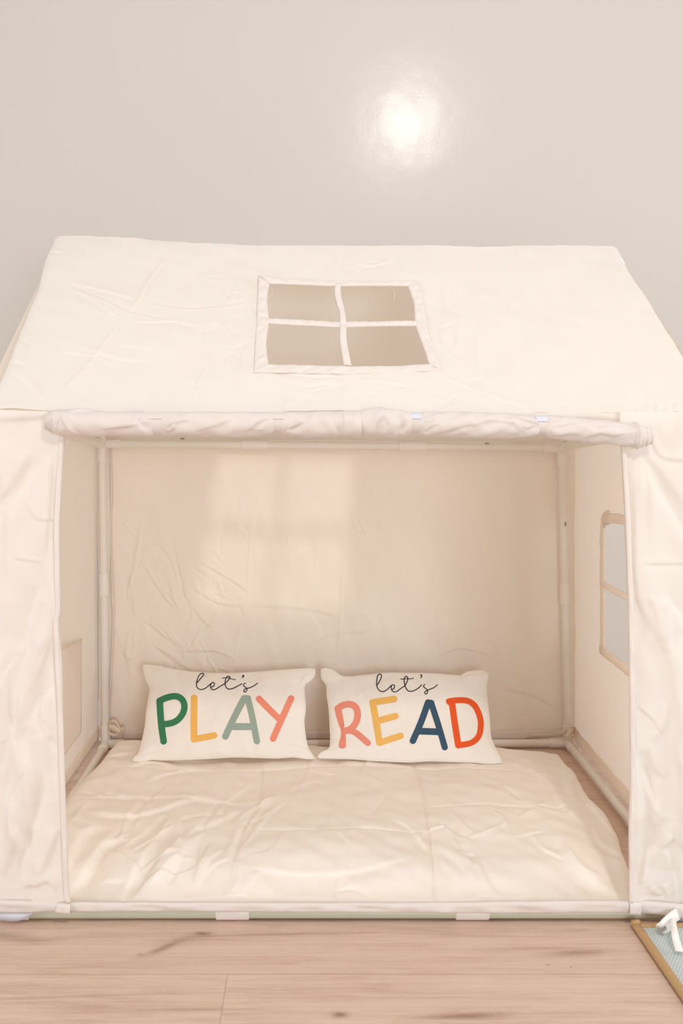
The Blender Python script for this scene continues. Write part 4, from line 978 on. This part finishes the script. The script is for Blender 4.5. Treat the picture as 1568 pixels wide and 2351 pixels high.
L2 = [s2([(108, 370), (160, 290), (202, 200), (200, 145), (170, 130), (130, 145), (108, 200), (98, 290), (98, 380), (130, 465), (190, 515), (255, 518), (330, 475), (400, 410), (450, 370), (490, 378), (500, 410), (480, 455), (435, 475)], w),
      s2([(425, 400), (425, 450), (445, 500), (490, 528), (550, 515), (640, 450), (710, 405), (740, 375)], w),
      s2([(740, 375), (780, 300), (798, 235), (785, 190), (755, 182), (720, 210), (715, 280), (728, 370), (760, 450), (800, 500), (850, 516), (930, 500), (1030, 445), (1105, 372)], w),
      s2([(638, 235), (680, 242), (740, 232), (820, 235), (925, 224)], 7.5),
      s2([(1078, 150), (1105, 150), (1110, 180), (1086, 208)], 9.5), s2([(1185, 363), (1152, 385), (1160, 420), (1205, 455), (1240, 495), (1240, 540), (1215, 575), (1182, 565), (1185, 525), (1240, 490), (1330, 455), (1400, 420), (1462, 368)], 9)]
print_shape('printed_word', L1, b1, Bk, p1, step=.35, off=.0008, lab="black script word let's")
print_shape('printed_word', L2, b2, Bk, p2, step=.35, off=.0008, lab="black script word let's")
# zip pulls peeking from under the cushions
# ------------------------------------------------------------------ rug
rug = bpy.data.objects.new('area_rug', None); rug.location = (0, 0, 0); col.objects.link(rug)
tag(rug, 'pale blue woven rug with tan jute binding at the right of the tent front', 'rug')
r0 = at(1461, 2133, F * .93 / (2133 - VY)); dirL = at(1568, 2290, F * .93 / (2290 - VY)) - r0; dirL /= np.linalg.norm(dirL)
dirT = np.array([-dirL[1], dirL[0], 0]); dirT = dirT if dirT[0] > 0 else -dirT; dirT = np.array([1.0, -.004, 0])
def slab(a, b, c, d, h, z=.0008, n=2):
    V = [np.array([p[0], p[1], zz]) for zz in (z, h) for p in (a, b, c, d)]
    return V, [(3, 2, 1, 0), (4, 5, 6, 7), (0, 1, 5, 4), (1, 2, 6, 5), (2, 3, 7, 6), (3, 0, 4, 7)]
a_ = r0; b_ = r0 + dirT * 1.5; d_ = r0 + dirL * 1.1; c_ = d_ + dirT * 1.5
v, f = slab(a_, b_, c_, d_, .006); mesh_obj('woven_field', v, f, rug_mat(), rug, smooth=False)
def binding(p, q, wv):
    n = int(np.linalg.norm(q - p) / .004); d = (q - p) / np.linalg.norm(q - p); s = np.array([-d[1], d[0], 0]); V = []; Fc = []
    r = np.random.default_rng(3); m = 12
    for i in range(n + 1):
        c = p + (q - p) * i / n
        rr = 1 + .05 * math.sin(i * 2.4) + .02 * r.normal()
        for k in range(m):
            th = math.pi * 2 * k / m
            V.append(c + s * math.cos(th) * wv * rr + np.array([0, 0, .0058 + math.sin(th) * .0052 * rr]))
    for i in range(n):
        for k in range(m):
            Fc.append((i * m + k, i * m + (k + 1) % m, (i + 1) * m + (k + 1) % m, (i + 1) * m + k))
    return V, Fc
inn = dirT * .008 + dirL * .006
o = mesh_obj('binding', *join_parts([binding(r0 - dirL * .004, d_, .0085)]), M_rope, rug)
o = mesh_obj('binding', *join_parts([binding(r0 + dirT * .0, b_, .0075)]), M_rope, rug)
v, f = tube_path([r0 + np.array([-.004, .004, .004]), r0 + np.array([-.006, .0, .012]), r0 + np.array([.002, -.004, .014]), r0 + np.array([.006, .003, .010]), r0 + np.array([.0, .006, .006]), r0 + np.array([-.006, -.006, .006])], [.004, .005, .0055, .005, .0045, .003], 8)
mesh_obj('corner_knot', v, f, M_rope, rug)
